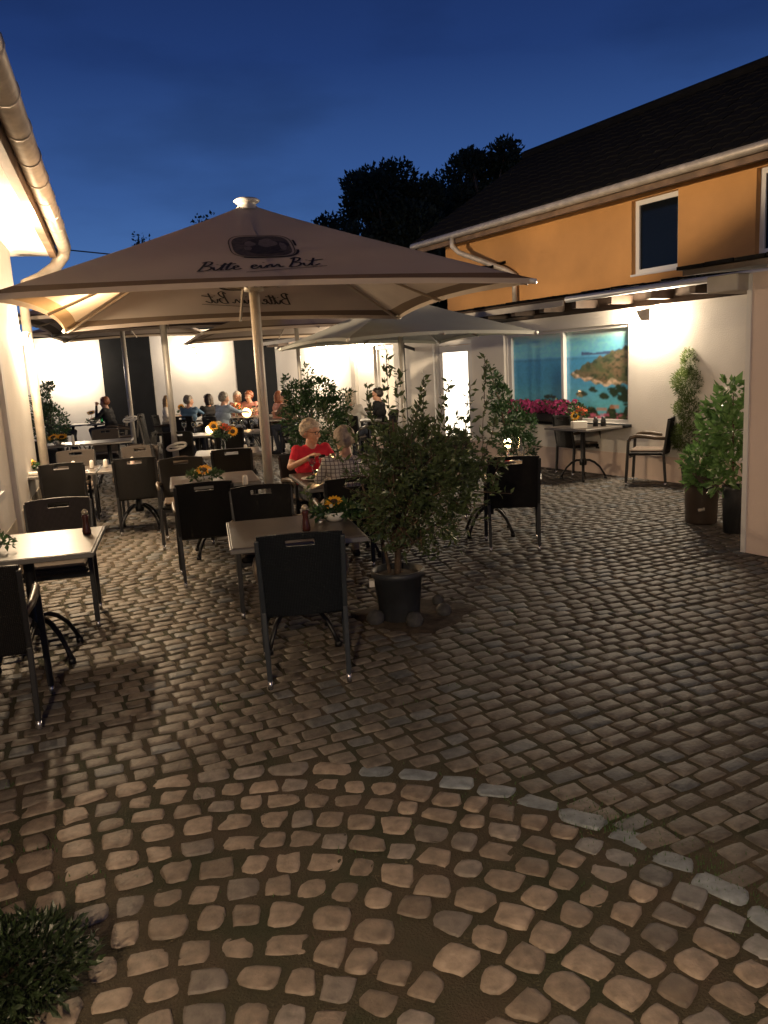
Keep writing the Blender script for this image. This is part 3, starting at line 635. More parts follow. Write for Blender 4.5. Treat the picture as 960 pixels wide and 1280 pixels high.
def parasol(name_label, loc, az, half, ez, az_top, mats=('canvas', 'canvas_band'), printed=False, handle=None, mast=.052, group='large square parasols'):
    root = thing('parasol', name_label, 'parasol', (loc[0], loc[1], 0), -az, group)
    H = az_top; e = ez; cm, bm = M[mats[0]], M[mats[1]]
    # four slightly sagging panels, in one canopy
    N_ = 16; mb = MB()
    def P(side, u, v, q=0):
        """panel 'side' (0 front,1 right,2 back,3 left); u -1..1 along the edge, v 0 apex .. 1 edge"""
        r = v*half; z = H + (e-H)*v**.93 - .09*math.sin(PI*v)*(1-u*u)*.6 + .055*(1-u*u)*v**3
        inset = .10*(1-u*u)*v**2
        x, y = u*r, -(r-inset)
        a = side*PI/2; n = .002*q
        return Vector((x*math.cos(a)-y*math.sin(a), x*math.sin(a)+y*math.cos(a), z+n))
    band0 = 1 - .15/half
    for sd in range(4):
        for (v0, v1, nv_, mi) in ((.03, band0, 12, 0), (band0, 1, 2, 1)):
            vs = []; fs = []
            for j in range(nv_+1):
                for i in range(N_+1): vs.append(P(sd, -1+2*i/N_, v0+(v1-v0)*j/nv_))
            for j in range(nv_):
                for i in range(N_): a_ = j*(N_+1)+i; fs.append((a_, a_+1, a_+N_+2, a_+N_+1))
            mb.add(vs, fs, mi, True)
        # short hanging edge
        vs = []; fs = []
        for i in range(N_+1):
            p = P(sd, -1+2*i/N_, 1); vs += [p, p - Vector((0, 0, .045))]
        for i in range(N_): fs.append((2*i, 2*i+1, 2*i+3, 2*i+2))
        mb.add(vs, fs, 0, True)
    me = mb.build('canopy', [cm, bm], root)
    if printed:
        for sd in (0, 2):
            pm_ = MB()
            def on(side, X, Yv, q):  # X,Y metres in the panel, Y up from the edge
                v = 1 - Yv/math.hypot(half, H-e); p = P(side, X/(v*half), v); a = (side)*PI/2
                nn = Vector((0, -(H-e), half)).normalized(); nn = Vector((nn.x*math.cos(a)-nn.y*math.sin(a), nn.x*math.sin(a)+nn.y*math.cos(a), nn.z))
                return p + nn*q
            def strip(pts, wd, mi, side=sd):
                for q in (.006, -.006):
                    vs = []; fs = []
                    for i, p in enumerate(pts):
                        d = (pts[min(i+1, len(pts)-1)] - pts[max(i-1, 0)]); d = d.normalized() if d.length > 1e-6 else Vector((1, 0)); n_ = Vector((-d.y, d.x))*wd/2
                        vs += [on(side, p.x+n_.x, p.y+n_.y, q), on(side, p.x-n_.x, p.y-n_.y, q)]
                    for i in range(len(pts)-1): fs.append((2*i, 2*i+1, 2*i+3, 2*i+2))
                    pm_.add(vs, fs, mi)
            sc = .435; ox = -.60; oy = .40; ti = .09
            for st in SCRIPT['w']:
                pl = [Vector((ox + (p.x + .12*p.y)*sc*1.0, oy + p.y*.31 + p.x*ti*.6)) for p in smooth_line(st)]
                strip(pl, .021 if st is not SCRIPT['w'][-1] else .014, 0)
            # emblem: rounded rectangle badge with pale figures
            cx, cy, hw, hh = .0, 1.20, .26, .30
            def rr_pts(hw, hh, p=3.6, n=44): return [Vector((cx + hw*math.copysign(abs(math.cos(t))**(2/p), math.cos(t)), cy + hh*math.copysign(abs(math.sin(t))**(2/p), math.sin(t)))) for t in [2*PI*k/n for k in range(n+1)]]
            def blob(pts, mi, q0):
                c_ = sum(pts, Vector((0, 0)))/len(pts); rings = 6
                for q in (q0, -q0):
                    vs = []; fs = []; n = len(pts)
                    for k in range(rings+1):
                        for p in pts: m_ = c_ + (p-c_)*max(k/rings, .01); vs.append(on(sd, m_.x, m_.y, q))
                    for k in range(rings):
                        for i in range(n-1): fs.append((k*n+i, k*n+i+1, (k+1)*n+i+1, (k+1)*n+i))
                    pm_.add(vs, fs, mi)
            blob(rr_pts(hw, hh), 1, .006)
            strip(rr_pts(hw+.025, hh+.025), .012, 1); strip(rr_pts(hw+.05, hh+.04)[:3] + rr_pts(hw+.05, hh+.04)[:0], .02, 0)
            strip([p for p in rr_pts(hw+.05, hh+.04)[30:44]], .026, 0)
            E_ = lambda x, y, a_, b_: [Vector((cx+x+a_*(1+.16*math.sin(6*PI*k/20+x*40))*math.cos(2*PI*k/20), cy+y+b_*(1+.13*math.sin(8*PI*k/20+y*30))*math.sin(2*PI*k/20))) for k in range(21)]
            blob(E_(.03, .02, .20, .20), 3, .0085); blob(E_(.06, .10, .085, .12), 2, .0095); blob(E_(-.10, .08, .05, .075), 2, .0095); blob(E_(.02, -.18, .15, .06), 3, .0095); blob(E_(-.13, -.06, .035, .06), 2, .0098); blob(E_(.19, -.02, .03, .12), 2, .0098)
            pm_.build('printed_lettering' if sd == 0 else 'printed_lettering', [M['print'], M['printbrown'], M['printpale'], M['printdark']], root)
    # mast, cap, hub, ribs, struts
    MB().tube([(0, 0, .0), (0, 0, H-.03)], mast, 12).build('mast', M['mast'], root)
    MB().lathe([(.0, 0), (.30, 0), (.34, .02), (.34, .05), (.30, .07), (.08, .09), (.08, .3), (0, .3)], (0, 0, 0), 20).build('base', M['castiron'], root)
    MB().lathe([(.0, .055), (.05, .052), (.11, .04), (.135, .02), (.11, .0), (.085, -.01), (.10, -.035), (.14, -.075)], (0, 0, H), 20).build('cap', M['mast'], root)
    zh = e + .16
    MB().lathe([(.055, .0), (.1, .01), (.1, .09), (.055, .1)], (0, 0, zh), 14).build('hub', M['mast'], root)
    for k in range(8):
        a = k*PI/4 + PI/4; R__ = half*(math.sqrt(2) if k % 2 == 0 else .96) * .985
        v = .985; tip = Vector((R__*math.cos(a), R__*math.sin(a), e - .02 + (.05 if k % 2 else 0))); top = Vector((.06*math.cos(a), .06*math.sin(a), H-.06))
        pts = []
        for i in range(9):
            q = i/8; pts.append(top.lerp(tip, q) + Vector((0, 0, -(.02 + (.05*math.sin(PI*q) if k % 2 else .0)) + ((H-e)*(q - q**.93) if k % 2 == 0 else 0) + .0)))
        rb = MB().tube(pts, .016, 6).build('rib', M['rib'], root)
        mid = pts[4]; MB().tube([Vector((.09*math.cos(a), .09*math.sin(a), zh+.05)), mid], .013, 6).build('strut', M['rib'], rb)
    for k in range(4):
        a = PI/4 + k*PI/2; R__ = half*math.sqrt(2)
        MB().tube([(R__*.985*math.cos(a), R__*.985*math.sin(a), e-.01), (R__*1.01*math.cos(a), R__*1.01*math.sin(a), e-.03)], .022, 8).build('rib_tip', M['ceramic'], root)
    if handle:
        h_ = MB(); hz, hx = handle
        pts = [(hx + .15*math.cos(t), -.09 - .02*math.sin(t), hz + .05*math.sin(t) + .03*math.cos(t)) for t in [2*PI*i/16 for i in range(17)]]
        h_.tube(pts, .022, 8); h_.bar((hx-.12, -.09, hz), (hx+.12, -.09, hz), .03); h_.bar((0, 0, hz), (hx, -.09, hz), .03); h_.build('crank_wheel', M['ceramic'], root)
    return root
PAZ = -.24
parasol('large front beige parasol with dark handwriting and a brown emblem on its roof', (-1.21, 8.5), PAZ, 2.12, 2.41, 3.44, printed=True)
p = atY(213, 500, 13.0); parasol('beige parasol behind the front one, white crank wheel on its mast', (p.x, 13.0), -.2, 2.0, 2.62, 3.3, handle=(.66, .03))
p = atY(161, 490, 18.0); parasol('farthest parasol whose thin mast stands before the left dark panel', (p.x, 18.0), -.1, 1.7, 2.75, 3.3, handle=(.9, -.02), mast=.05)
p = atY(373, 445, 15.6); parasol('low beige parasol standing behind the bush in the middle of the yard', (p.x, 15.6), -.3, 1.95, 2.45, 3.15, mast=.04)
p = atY(503, 470, 12.1); parasol('greenish grey parasol reaching towards the seascape window', (p.x, 12.1), -.42, 1.42, 2.12, 2.75, mats=('canvas_grey', 'canvas_grey'), mast=.04)

# ------------------------------------------------------------------ chairs
def chair_parts(wk, lg, arm, tall=1.0, arms=True):
    root = thing('armchair' if arms else 'highback_chair', 'x', 'chair')
    b = MB(); Z0, Z1 = .42, .885*tall
    def bk(x, z, q):
        t = (z-Z0)/(Z1-Z0); w = .212 + .022*t
        return (x*w, -.235 - .065*t*tall - .03*(1-x*x) + (.028 if q else 0), z + (.012*(1-x*x)*t if t > .9 else 0))
    xs_ = [-1, -.86, -.6, -.34, -.17, 0, .17, .34, .6, .86, 1]; zs_ = list(np.linspace(Z0, Z1-.085, 6)) + [Z1-.062, Z1-.036, Z1-.012, Z1]
    b.grid(xs_, zs_, bk, lambda i, j: 3 <= i <= 6 and j == 6, smooth=False); b.build('backrest', wk, root, bevel=.004)
    s = MB(); s.box(-.225, .225, -.23, .235, .405, .45, bev=.014); s.build('seat', wk, root)
    MB().box(-.205, .205, -.2, .215, .452, .48, bev=.012).build('cushion', M['cushion'], root)
    for sx in (-1, 1):
        l = MB(); l.bar((sx*.222, -.25, .05), (sx*.226, -.225, .44), .028, .034); l.bar((sx*.226, -.225, .44), (sx*.233, -.235-.063*tall, Z1-.02), .026, .028); l = l.build('leg', lg, root, bevel=.004)
        MB().tube([(sx*.222, -.25, .0), (sx*.222, -.25, .05)], .015, 8).build('foot_cap', M['silver'], l)
        l = MB(); l.bar((sx*.25, .25, .05), (sx*.245, .22, .62 if arms else .42), .034, .036); l = l.build('leg', lg, root, bevel=.004)
        MB().tube([(sx*.25, .25, .0), (sx*.25, .25, .05)], .015, 8).build('foot_cap', M['silver'], l)
        if arms:
            a = MB(); pts = [(sx*.245, .215, .60), (sx*.25, .19, .645), (sx*.255, .12, .665), (sx*.258, .0, .66), (sx*.25, -.12, .64), (sx*.235, -.25, .63)]
            a.tube(pts, [.016, .019, .022, .022, .02, .016], 8, flat=1.25); a.build('armrest', arm, root)
    MB().bar((-.235, .2, .39), (.235, .2, .39), .02, .03).build('seat_rail', lg, root)
    return root
protoA = chair_parts(M['wicker'], M['chairleg'], M['armwood']); protoB = chair_parts(M['wicker_skylit'], M['chairleg_skylit'], M['armwood']); protoC = chair_parts(M['wicker_grey'], M['chairleg'], M['armwood'])
protoT = chair_parts(M['wicker'], M['chairleg'], M['armwood'], tall=1.4, arms=False)
used = set()
CG = 'wicker armchairs around the yard tables'
def chair(x, y, deg, label, proto=None):
    proto = proto or protoA
    if proto not in used:
        used.add(proto); proto.location = (x, y, 0); proto.rotation_euler.z = rad(deg); proto['label'] = label; proto['group'] = CG; return proto
    return dup(proto, label, (x, y, 0), rad(deg), CG)
T = 14
chair(-2.13, 4.06, T+4, 'black wicker armchair cut by the left edge, nearest to the viewer'); 
chair(-2.42, 5.78, 180+T, 'grey-brown wicker armchair behind the bright left-hand tabletop', protoC)
chair(-.50, 4.53, 7, 'black wicker armchair in bluish sky light, with its back to us at the front middle table', protoB)
chair(-.88, 5.90, 180+T, 'armchair facing us across the front middle table', protoA)
chair(-1.55, 6.85, T, 'dark armchair with its back to us at the sunflower and white candle table')
chair(-2.12, 8.45, 180+T, 'armchair hidden behind the sunflower of the second-row table')
chair(-2.85, 9.28, T, 'right one of two dark armchairs at the cluttered table by the left building')
chair(-3.62, 9.10, T+3, 'left one of two dark armchairs at the cluttered table by the left building')
chair(-3.12, 10.35, 180+T, 'grey-backed armchair behind the right half of the cluttered table', protoC)
chair(-3.92, 10.2, 180+T, 'grey-backed armchair behind the left half of the cluttered table', protoC)
chair(-4.05, 13.35, 95, 'dark armchair at the right end of the second sunflower table on the left')
chair(-5.0, 14.6, 180+T, 'grey armchair behind the second sunflower table on the left', protoC)
chair(-5.7, 12.9, T, 'dark armchair with its back to us at the second sunflower table on the left')
chair(-1.80, 9.72, 8, 'dark armchair in front of the flower-vase table left of the front mast')
chair(-2.75, 10.75, -75, 'dark armchair at the left end of the flower-vase table')
chair(-2.55, 13.5, T, 'dark armchair in front of the wine-glass table, right half')
chair(-3.35, 13.3, T, 'dark armchair in front of the wine-glass table, left half')
chair(1.22, 7.46, -6, 'black armchair right of the big laurel bush by the candlelit table')
chair(-.3, 6.62, T, 'black armchair under the man in the checked shirt')
chair(-.74, 8.27, 180+25, 'armchair under the woman in the red top')
def wallchair(s, k, deg, label):
    p = RW(s, k); return chair(p.x, p.y, deg, label)
c9 = at(724, 594); c10 = at(800, 603)
chair(2.98, 12.0, -70, 'armchair left of the small table below the seascape window')
chair(3.60, 10.70, 62, 'armchair right of the small table below the seascape window')
pt_ = atY(205, 540, 12.2); chair(pt_.x, 12.2, -82, 'tall slim dark high-backed chair seen side-on left of the crank wheel mast', protoT)
chair(-6.55, 20.0, 100, 'pale-backed armchair of the man in black at the far left table', protoC)
chair(-5.95, 18.9, 100, 'pale-backed armchair standing right of the thin far mast', protoC)
chair(-8.1, 20.0, -80, 'armchair of the leaning guest at the far left table')
chair(-.12, 17.3, 170, 'armchair half hidden behind the middle bush')
chair(.75, 9.2, 165, 'armchair across the candlelit table behind the laurel bush')

# ------------------------------------------------------------------ tables
def make_table(w, d, label, x, y, deg):
    root = thing('table', label, 'table', (x, y, 0), rad(deg), 'pedestal tables in the yard')
    tp = MB().box(-w/2+.012, w/2-.012, -d/2+.012, d/2-.012, .724, .752, bev=.004).build('tabletop', M['tabletop'], root)
    r_ = MB(); r_.box(-w/2, w/2, -d/2, -d/2+.0115, .718, .749, bev=.004); r_.box(-w/2, w/2, d/2-.0115, d/2, .718, .749, bev=.004)
    r_.box(-w/2, -w/2+.0115, -d/2+.012, d/2-.012, .718, .749, bev=.004); r_.box(w/2-.0115, w/2, -d/2+.012, d/2-.012, .718, .749, bev=.004); r_.build('rim', M['tablerim'], tp)
    n = 1 if w < 1.1 else 2
    for k in range(n):
        cx = 0 if n == 1 else (-w/4 + k*w/2)
        MB().lathe([(.0, .20), (.05, .2), (.055, .26), (.035, .3), (.035, .66), (.05, .69), (.0, .69)], (cx, 0, 0), 14).build('column', M['castiron'], root)
        MB().box(cx-.2, cx+.2, -.03, .03, .692, .722).box(cx-.03, cx+.03, -.2, -.031, .692, .722).box(cx-.03, cx+.03, .031, .2, .692, .722).build('bracket', M['castiron'], root)
        for q in range(4):
            a = q*PI/2 + PI/4; ca, sa = math.cos(a), math.sin(a)
            pts = [(cx+ca*r__, sa*r__, z) for r__, z in ((.03, .27), (.09, .27), (.16, .235), (.23, .17), (.28, .09), (.31, .03))]
            f_ = MB().tube(pts, [.02, .021, .02, .018, .017, .02], 8, flat=.8); f_.tube([(cx+ca*.31, sa*.31, .0), (cx+ca*.31, sa*.31, .035)], .024, 8); f_.build('foot', M['castiron'], root)
    return root
TL = [
 (.9, .9, 'lamplit pale-shining table cut off by the left edge', -2.30, 5.02, T),
 (.82, .92, 'front middle dark table between two armchairs, sunflower by the laurel', -.60, 5.08, 12),
 (.84, .92, 'table with one big sunflower and a white candle', -1.66, 7.85, T),
 (.8, .72, 'right half of the cluttered double table near the left building', -2.93, 9.50, T),
 (.8, .72, 'left half of the cluttered double table near the left building', -3.72, 9.31, T),
 (1.6, .8, 'double table with a sunflower bowl close to the left building corner', -5.05, 13.7, T),
 (.85, .9, 'table with a glass vase of mixed flowers and a white shaker', -2.02, 10.6, 10),
 (1.5, .8, 'long table with wine glasses and a glowing candle ball', -2.85, 14.2, T),
 (.92, 1.15, 'dining table of the woman in red and the man in checks', -.33, 7.45, 15),
 (.85, .8, 'small table with a bright candle and a glass bottle', 1.08, 8.1, -4),
 (1.1, .8, 'far left table by the dark panel with sunflower and green bottle', -7.35, 20.1, 4),
 (1.0, .85, 'far table laid in front of the couple right of the front mast', -2.05, 17.7, 5)]
for w, d, lb, x, y, dg in TL: make_table(w, d, lb, x, y, dg)
pw = RW(1.42, -.50); make_table(.85, .7, 'small table under the seascape window with flowers and a white napkin box', pw.x, pw.y, -60)
make_table(2.6, .9, 'long candlelit table of the guests by the rear wall', -3.75, 19.2, 3)
make_table(.8, .8, 'table of the dark-haired guest behind the laurel bush', -.35, 15.8, 0)

# ------------------------------------------------------------------ leaves
def leaves(n, sample, size, m, parent, name='foliage', asp=.42, out=None, fold=.25):
    """n pointed folded leaves; sample() -> (pos array (n,3), outward dirs (n,3))"""
    P, D = sample(n); D = D/np.linalg.norm(D, axis=1, keepdims=True)
    d = D + rng.normal(0, .55, P.shape); d /= np.linalg.norm(d, axis=1, keepdims=True)
    r_ = rng.normal(0, 1, P.shape); sd = np.cross(d, r_); sd /= np.linalg.norm(sd, axis=1, keepdims=True); nn = np.cross(sd, d)
    L_ = rng.uniform(size[0], size[1], (n, 1)); Wd = L_*asp*.5
    v = np.stack([P, P+d*L_*.45+sd*Wd+nn*L_*fold*.3, P+d*L_*.5-nn*0, P+d*L_*.45-sd*Wd+nn*L_*fold*.3, P+d*L_ - nn*L_*.12], 1).reshape(-1, 3)
    b_ = (np.arange(n)*5)[:, None, None]; F = (np.array([[0, 1, 2], [0, 2, 3], [1, 4, 2], [2, 4, 3]])[None] + b_).reshape(-1, 3)
    return np_mesh(name, v, F, m, parent)
def blob_sampler(blobs, shell=.55):
    """blobs: (x,y,z,rx,ry,rz,weight)"""
    Bq = np.array(blobs, float); wq = Bq[:, 6]/Bq[:, 6].sum()
    def f(n):
        k = rng.choice(len(Bq), n, p=wq); d = rng.normal(0, 1, (n, 3)); d /= np.linalg.norm(d, axis=1, keepdims=True)
        r_ = rng.uniform(shell**3, 1, (n, 1))**(1/3)*(1+rng.normal(0, .07, (n, 1)))
        return Bq[k, :3] + d*r_*Bq[k, 3:6], d + np.array([0, 0, .35])
    return f
def twig_sampler(twigs, spread=.02):
    """leaves along polylines (list of (p0,p1))"""
    A_ = np.array([t[0] for t in twigs]); B_ = np.array([t[1] for t in twigs])
    def f(n):
        k = rng.integers(0, len(A_), n); t = rng.uniform(.05, 1.0, (n, 1)); p = A_[k] + (B_[k]-A_[k])*t; ax = (B_[k]-A_[k]); ax /= np.linalg.norm(ax, axis=1, keepdims=True)
        d = rng.normal(0, 1, (n, 3)); d -= ax*(d*ax).sum(1, keepdims=True); d /= np.linalg.norm(d, axis=1, keepdims=True)
        return p + rng.normal(0, spread, p.shape), d*.8 + ax*.8
    return f
def potted(name, label, cat, loc, pot_r, pot_h, potmat, rz=0, group=None, rim=True, soil=True):
    root = thing(name, label, cat, loc, rz, group)
    if pot_r:
        p = MB(); p.lathe([(0, .0), (pot_r*.72, 0), (pot_r*.78, .02), (pot_r*.95, pot_h*.86), (pot_r*1.04, pot_h*.88), (pot_r*1.06, pot_h), (pot_r*.97, pot_h), (pot_r*.93, pot_h-.05), (0, pot_h-.05)], (0, 0, 0), 28)
        p = p.build('pot', potmat, root)
        MB().lathe([(0, pot_h-.03), (pot_r*.5, pot_h-.025), (pot_r*.92, pot_h-.04)], (0, 0, 0), 20, jit=.06).build('soil', M['soil'], p)
    return root
def twig_cloud(n, base_fn, len_rng, up=.5):
    tw = []
    for _ in range(n):
        b_, o_ = base_fn(); d = (Vector(o_) + Vector((random.gauss(0, .35), random.gauss(0, .35), random.gauss(up, .35)))).normalized(); l = random.uniform(*len_rng)
        tw.append((tuple(b_), tuple(Vector(b_) + d*l)))
    return tw
# the big laurel in the middle
PB = at(501, 782); LR = potted('potted_laurel', 'big laurel bush in a dark blue-grey pot in the middle of the paving', 'potted plant', (PB.x, PB.y+.16, 0), .178, .36, M['potdark'])
tr = MB(); 
tr.tube([(0, 0, .3), (.01, 0, .5), (-.01, .02, .8), (.03, .0, 1.1), (.02, 0, 1.4)], [.026, .022, .02, .014, .007], 8); tr.tube([(-.05, .02, .3), (-.08, .03, .5), (-.16, .05, .75), (-.22, .0, 1.0)], [.014, .012, .01, .006], 6); MB().box(-.2, -.165, -.06, .0, .255, .3).build('price_tag', M['ceramic'], LR)
def crown_pt(cx=.02, cz=1.0, rx=.60, rz=.42):
    while True:
        x, y, z = random.uniform(-1, 1), random.uniform(-1, 1), random.uniform(-1, 1)
        if x*x+y*y+z*z < 1: break
    return (cx + x*rx + (-.06 if z < -.3 else 0), y*rx*.8, cz + z*rz), (x, y, z*.7)
tw = twig_cloud(520, lambda: crown_pt(.19, .92, .38, .36), (.10, .26), .28)
tall = []
for (x, y, z0, z1, dx) in ((.0, 0, 1.15, 1.86, .0), (.03, .05, 1.1, 1.72, .05), (.62, .05, 1.05, 1.78, .04), (.45, -.05, 1.0, 1.60, .10), (-.1, .1, 1.2, 1.62, -.04), (.22, 0, 1.2, 1.66, .02), (.3, .1, 1.2, 1.62, .12), (-.3, 0, 1.0, 1.50, -.15), (-.2, .1, 1.1, 1.5, -.1), (.55, 0, .9, 1.35, .16), (-.45, 0, .6, .95, -.16), (-.42, .1, .5, .66, -.18), (.12, -.1, 1.2, 1.58, .1), (.66, .0, .85, 1.2, .12)):
    for k in range(4):
        q0, q1 = k/4, (k+1)/4; tall.append(((x+dx*q0+random.gauss(0, .006), y, z0+(z1-z0)*q0), (x+dx*q1, y, z0+(z1-z0)*q1)))
tb = tr
for a_, b_ in tw[::3] + tall: tb.tube([a_, b_], [.004, .0025], 4, cap=False)
for a_, b_ in tw[::9]:
    tb.tube([(0, 0, max(.5, a_[2]-.4)), (a_[0]*.5, a_[1]*.5, a_[2]-.12), a_], [.010, .006, .004], 5, cap=False)
tb.build('trunk', M['bark'], LR)
lf_ = twig_sampler(tw, .012); lt_ = twig_sampler(tall, .008)
def both(n):
    a_, b_ = lf_(int(n*.88)); c_, d_ = lt_(n-int(n*.88)); return np.concatenate([a_, c_]), np.concatenate([b_, d_])
leaves(7200, both, (.022, .074), M['laurel'], LR)
# stones and bare earth at its foot
pit = MB()
pts = [(PB.x+.1 + (.40+.06*math.sin(3*t)+.03*math.sin(7*t))*math.cos(t), PB.y+.22+(.36+.04*math.sin(4*t+1))*math.sin(t)) for t in [2*PI*k/40 for k in range(40)]]
vs = [(PB.x+.1, PB.y+.22, .02)] + [(x, y, .008) for x, y in pts] + [(PB.x+.1+(x-PB.x-.1)*1.08, PB.y+.22+(y-PB.y-.22)*1.08, -.02) for x, y in pts]
pit.add(vs, [(0, 1+k, 1+(k+1) % 40) for k in range(40)] + [(1+k, 41+k, 41+(k+1) % 40, 1+(k+1) % 40) for k in range(40)], 0, True); struct(pit.build('soil_patch', M['soil']))
for i, (px, py, r_, lb) in enumerate(((470, 783, .062, 'round dark stone left of the laurel pot'), (519, 786, .062, 'pale round stone before the laurel pot'), (556, 772, .055, 'flat stone in the earth right of the laurel pot'), (548, 758, .045, 'small stone behind the right side of the laurel pot'))):
    p = at(px, py); o = MB().ell((0, 0, r_*.7), (r_, r_*.9, r_*.95), 14, 9, jit=.07).build('stone', M['rock'], None, loc=(p.x, p.y+.05, 0)); tag(o, lb, 'stone', 'stones round the laurel pot')

def bush(name, label, cat, loc, pot, blobs, n, size, m, twn=0, stems=None, group=None):
    root = potted(name, label, cat, loc, *(pot or (0, 0, None)), group=group)
    s_ = MB()
    for b_ in blobs:
        s_.tube([(0, 0, (pot[1]-.05) if pot else 0), (b_[0]*.5, b_[1]*.5, b_[2]*.6), (b_[0], b_[1], b_[2])], [.014, .01, .005], 6)
    s_.build('stems', M['bark'], root)
    leaves(n, blob_sampler(blobs), size, m, root); return root
p = atY(392, 520, 12.6)
bush('leafy_bush', 'dark green loose bush in the middle, behind the woman in red', 'bush', (p.x, 12.6, 0), (.25, .4, M['potdark']), [(0, 0, 1.0, .52, .45, .38, 3), (-.22, 0, 1.35, .2, .2, .25, 1), (.1, 0, 1.4, .25, .2, .25, 1.2), (.35, 0, 1.15, .25, .2, .2, .8), (-.05, 0, 1.72, .07, .07, .14, .1), (-.38, 0, 1.55, .06, .06, .16, .1), (.52, 0, 1.38, .12, .08, .05, .1), (.0, 0, .6, .4, .35, .2, 1)], 4200, (.05, .09), M['bush'])
p = atY(58, 510, 17.5)
bush('leafy_bush', 'green bush at the far left by the corner of the left building', 'bush', (p.x, 17.5, 0), (.25, .4, M['potdark']), [(0, 0, .9, .42, .4, .45, 3), (-.1, 0, 1.4, .22, .2, .25, 1), (.12, 0, 1.72, .10, .1, .08, .3), (.0, 0, 1.6, .08, .08, .2, .2)], 2600, (.05, .09), M['bush'])
p = at(655, 590)
bush('climbing_shrub', 'tall leafy shrub left of the seascape window', 'shrub', (p.x-.22, p.y-.2, 0), (.18, .3, M['potdark']), [(-.05, 0, .85, .26, .26, .3, 2), (-.16, 0, 1.18, .17, .16, .22, 1.3), (-.22, 0, 1.42, .10, .10, .14, .5), (.15, 0, .75, .25, .2, .2, 1), (.22, 0, .42, .2, .2, .16, .8), (.0, 0, .5, .3, .25, .2, 1), (-.28, 0, 1.58, .05, .05, .10, .12)], 1900, (.05, .10), M['bush'])
# conifer clipped in balls on a stem
p = at(861, 604); CF = potted('topiary_conifer', 'conifer clipped in stacked balls in a pot at the white wall', 'potted plant', (p.x, p.y-.05, 0), .13, .27, M['potdark'])
MB().tube([(0, 0, .22), (.01, 0, .7), (-.01, 0, 1.2), (.0, 0, 1.6)], [.02, .016, .012, .006], 7).build('trunk', M['bark'], CF)
cb = [(.0, 0, .64, .28, .25, .20, 2.4), (.02, 0, 1.00, .23, .2, .17, 1.8), (-.02, 0, 1.34, .225, .2, .19, 1.8), (.0, 0, 1.58, .13, .12, .19, .8)]
leaves(11000, blob_sampler(cb, .4), (.03, .06), M['conifer'], CF, asp=.22)
# broad-leaved plants in tall pots
p = at(881, 655); C1_ = thing('potted_shrub', 'glossy broad-leaved plant in a tall brown cylinder pot by the annex', 'potted plant', (p.x, p.y+.1, 0), 0, 'glossy plants in tall pots by the annex')
MB().lathe([(0, 0), (.15, 0), (.155, .02), (.168, .5), (.172, .53), (.155, .53), (.15, .49), (0, .49)], (0, 0, 0), 26).build('pot', M['potbrown'], C1_)
MB().tube([(-.1, -.175, .16), (-.04, -.185, .17)], .018, 6).build('tag', M['fascia'], C1_)
s_ = MB()
bl1 = [(.02, 0, .68, .2, .2, .13, 1.3), (.16, .0, .95, .18, .2, .16, 1.3), (-.06, -.08, .58, .14, .12, .1, .6), (-.1, -.1, .46, .08, .08, .08, .3), (.16, 0, 1.17, .13, .13, .13, .6)]
for b_ in bl1: s_.tube([(0, 0, .48), (b_[0], b_[1], b_[2])], [.012, .005], 6)
s_.build('stems', M['bark'], C1_); leaves(620, blob_sampler(bl1, .2), (.07, .125), M['bright'], C1_, asp=.5)
p = at(921, 668); C2_ = thing('potted_shrub', 'slender glossy plant in a narrow dark pot, right against the annex corner', 'potted plant', (p.x, p.y+.1, 0), 0, 'glossy plants in tall pots by the annex')
MB().lathe([(0, 0), (.085, 0), (.10, .42), (.104, .46), (.09, .46), (.085, .42), (0, .42)], (0, 0, 0), 22).build('pot', M['potdark'], C2_)
s_ = MB(); bl2 = [(.0, 0, .66, .2, .18, .2, 1.2), (.0, .05, 1.0, .17, .16, .24, 1.4), (.0, .05, 1.33, .12, .12, .14, .6), (-.12, 0, .5, .1, .1, .1, .3)]
for b_ in bl2: s_.tube([(0, 0, .42), (b_[0], b_[1], b_[2])], [.012, .005], 6)
s_.build('stems', M['bark'], C2_); leaves(470, blob_sampler(bl2, .2), (.07, .125), M['bright'], C2_, asp=.5)
# dark palm-like frond
fr = MB()
for k in range(16):
    a = -1.1 + k*.14; c_ = Vector((.04, -.1, .68)); e_ = c_ + Vector((.17*math.cos(a), -.05, .17*math.sin(a)*.8+.02)); fr.add([c_, c_.lerp(e_, .6)+Vector((0, .0, .008)), e_, c_.lerp(e_, .6)-Vector((0, .0, .008))], [(0, 1, 2, 3)])
fr.build('frond', M['treedark'], C2_)
# shrub in the corner of the picture, bottom left
p = at(50, 1250); bush('low_shrub', 'dark low shrub filling the bottom left corner', 'shrub', (p.x-.16, p.y-.06, 0), None, [(-.02, 0, .12, .29, .2, .12, 2), (.13, .03, .15, .2, .17, .1, 1.4), (-.22, .05, .18, .16, .16, .1, 1)], 5200, (.015, .045), M['shrubdark'])
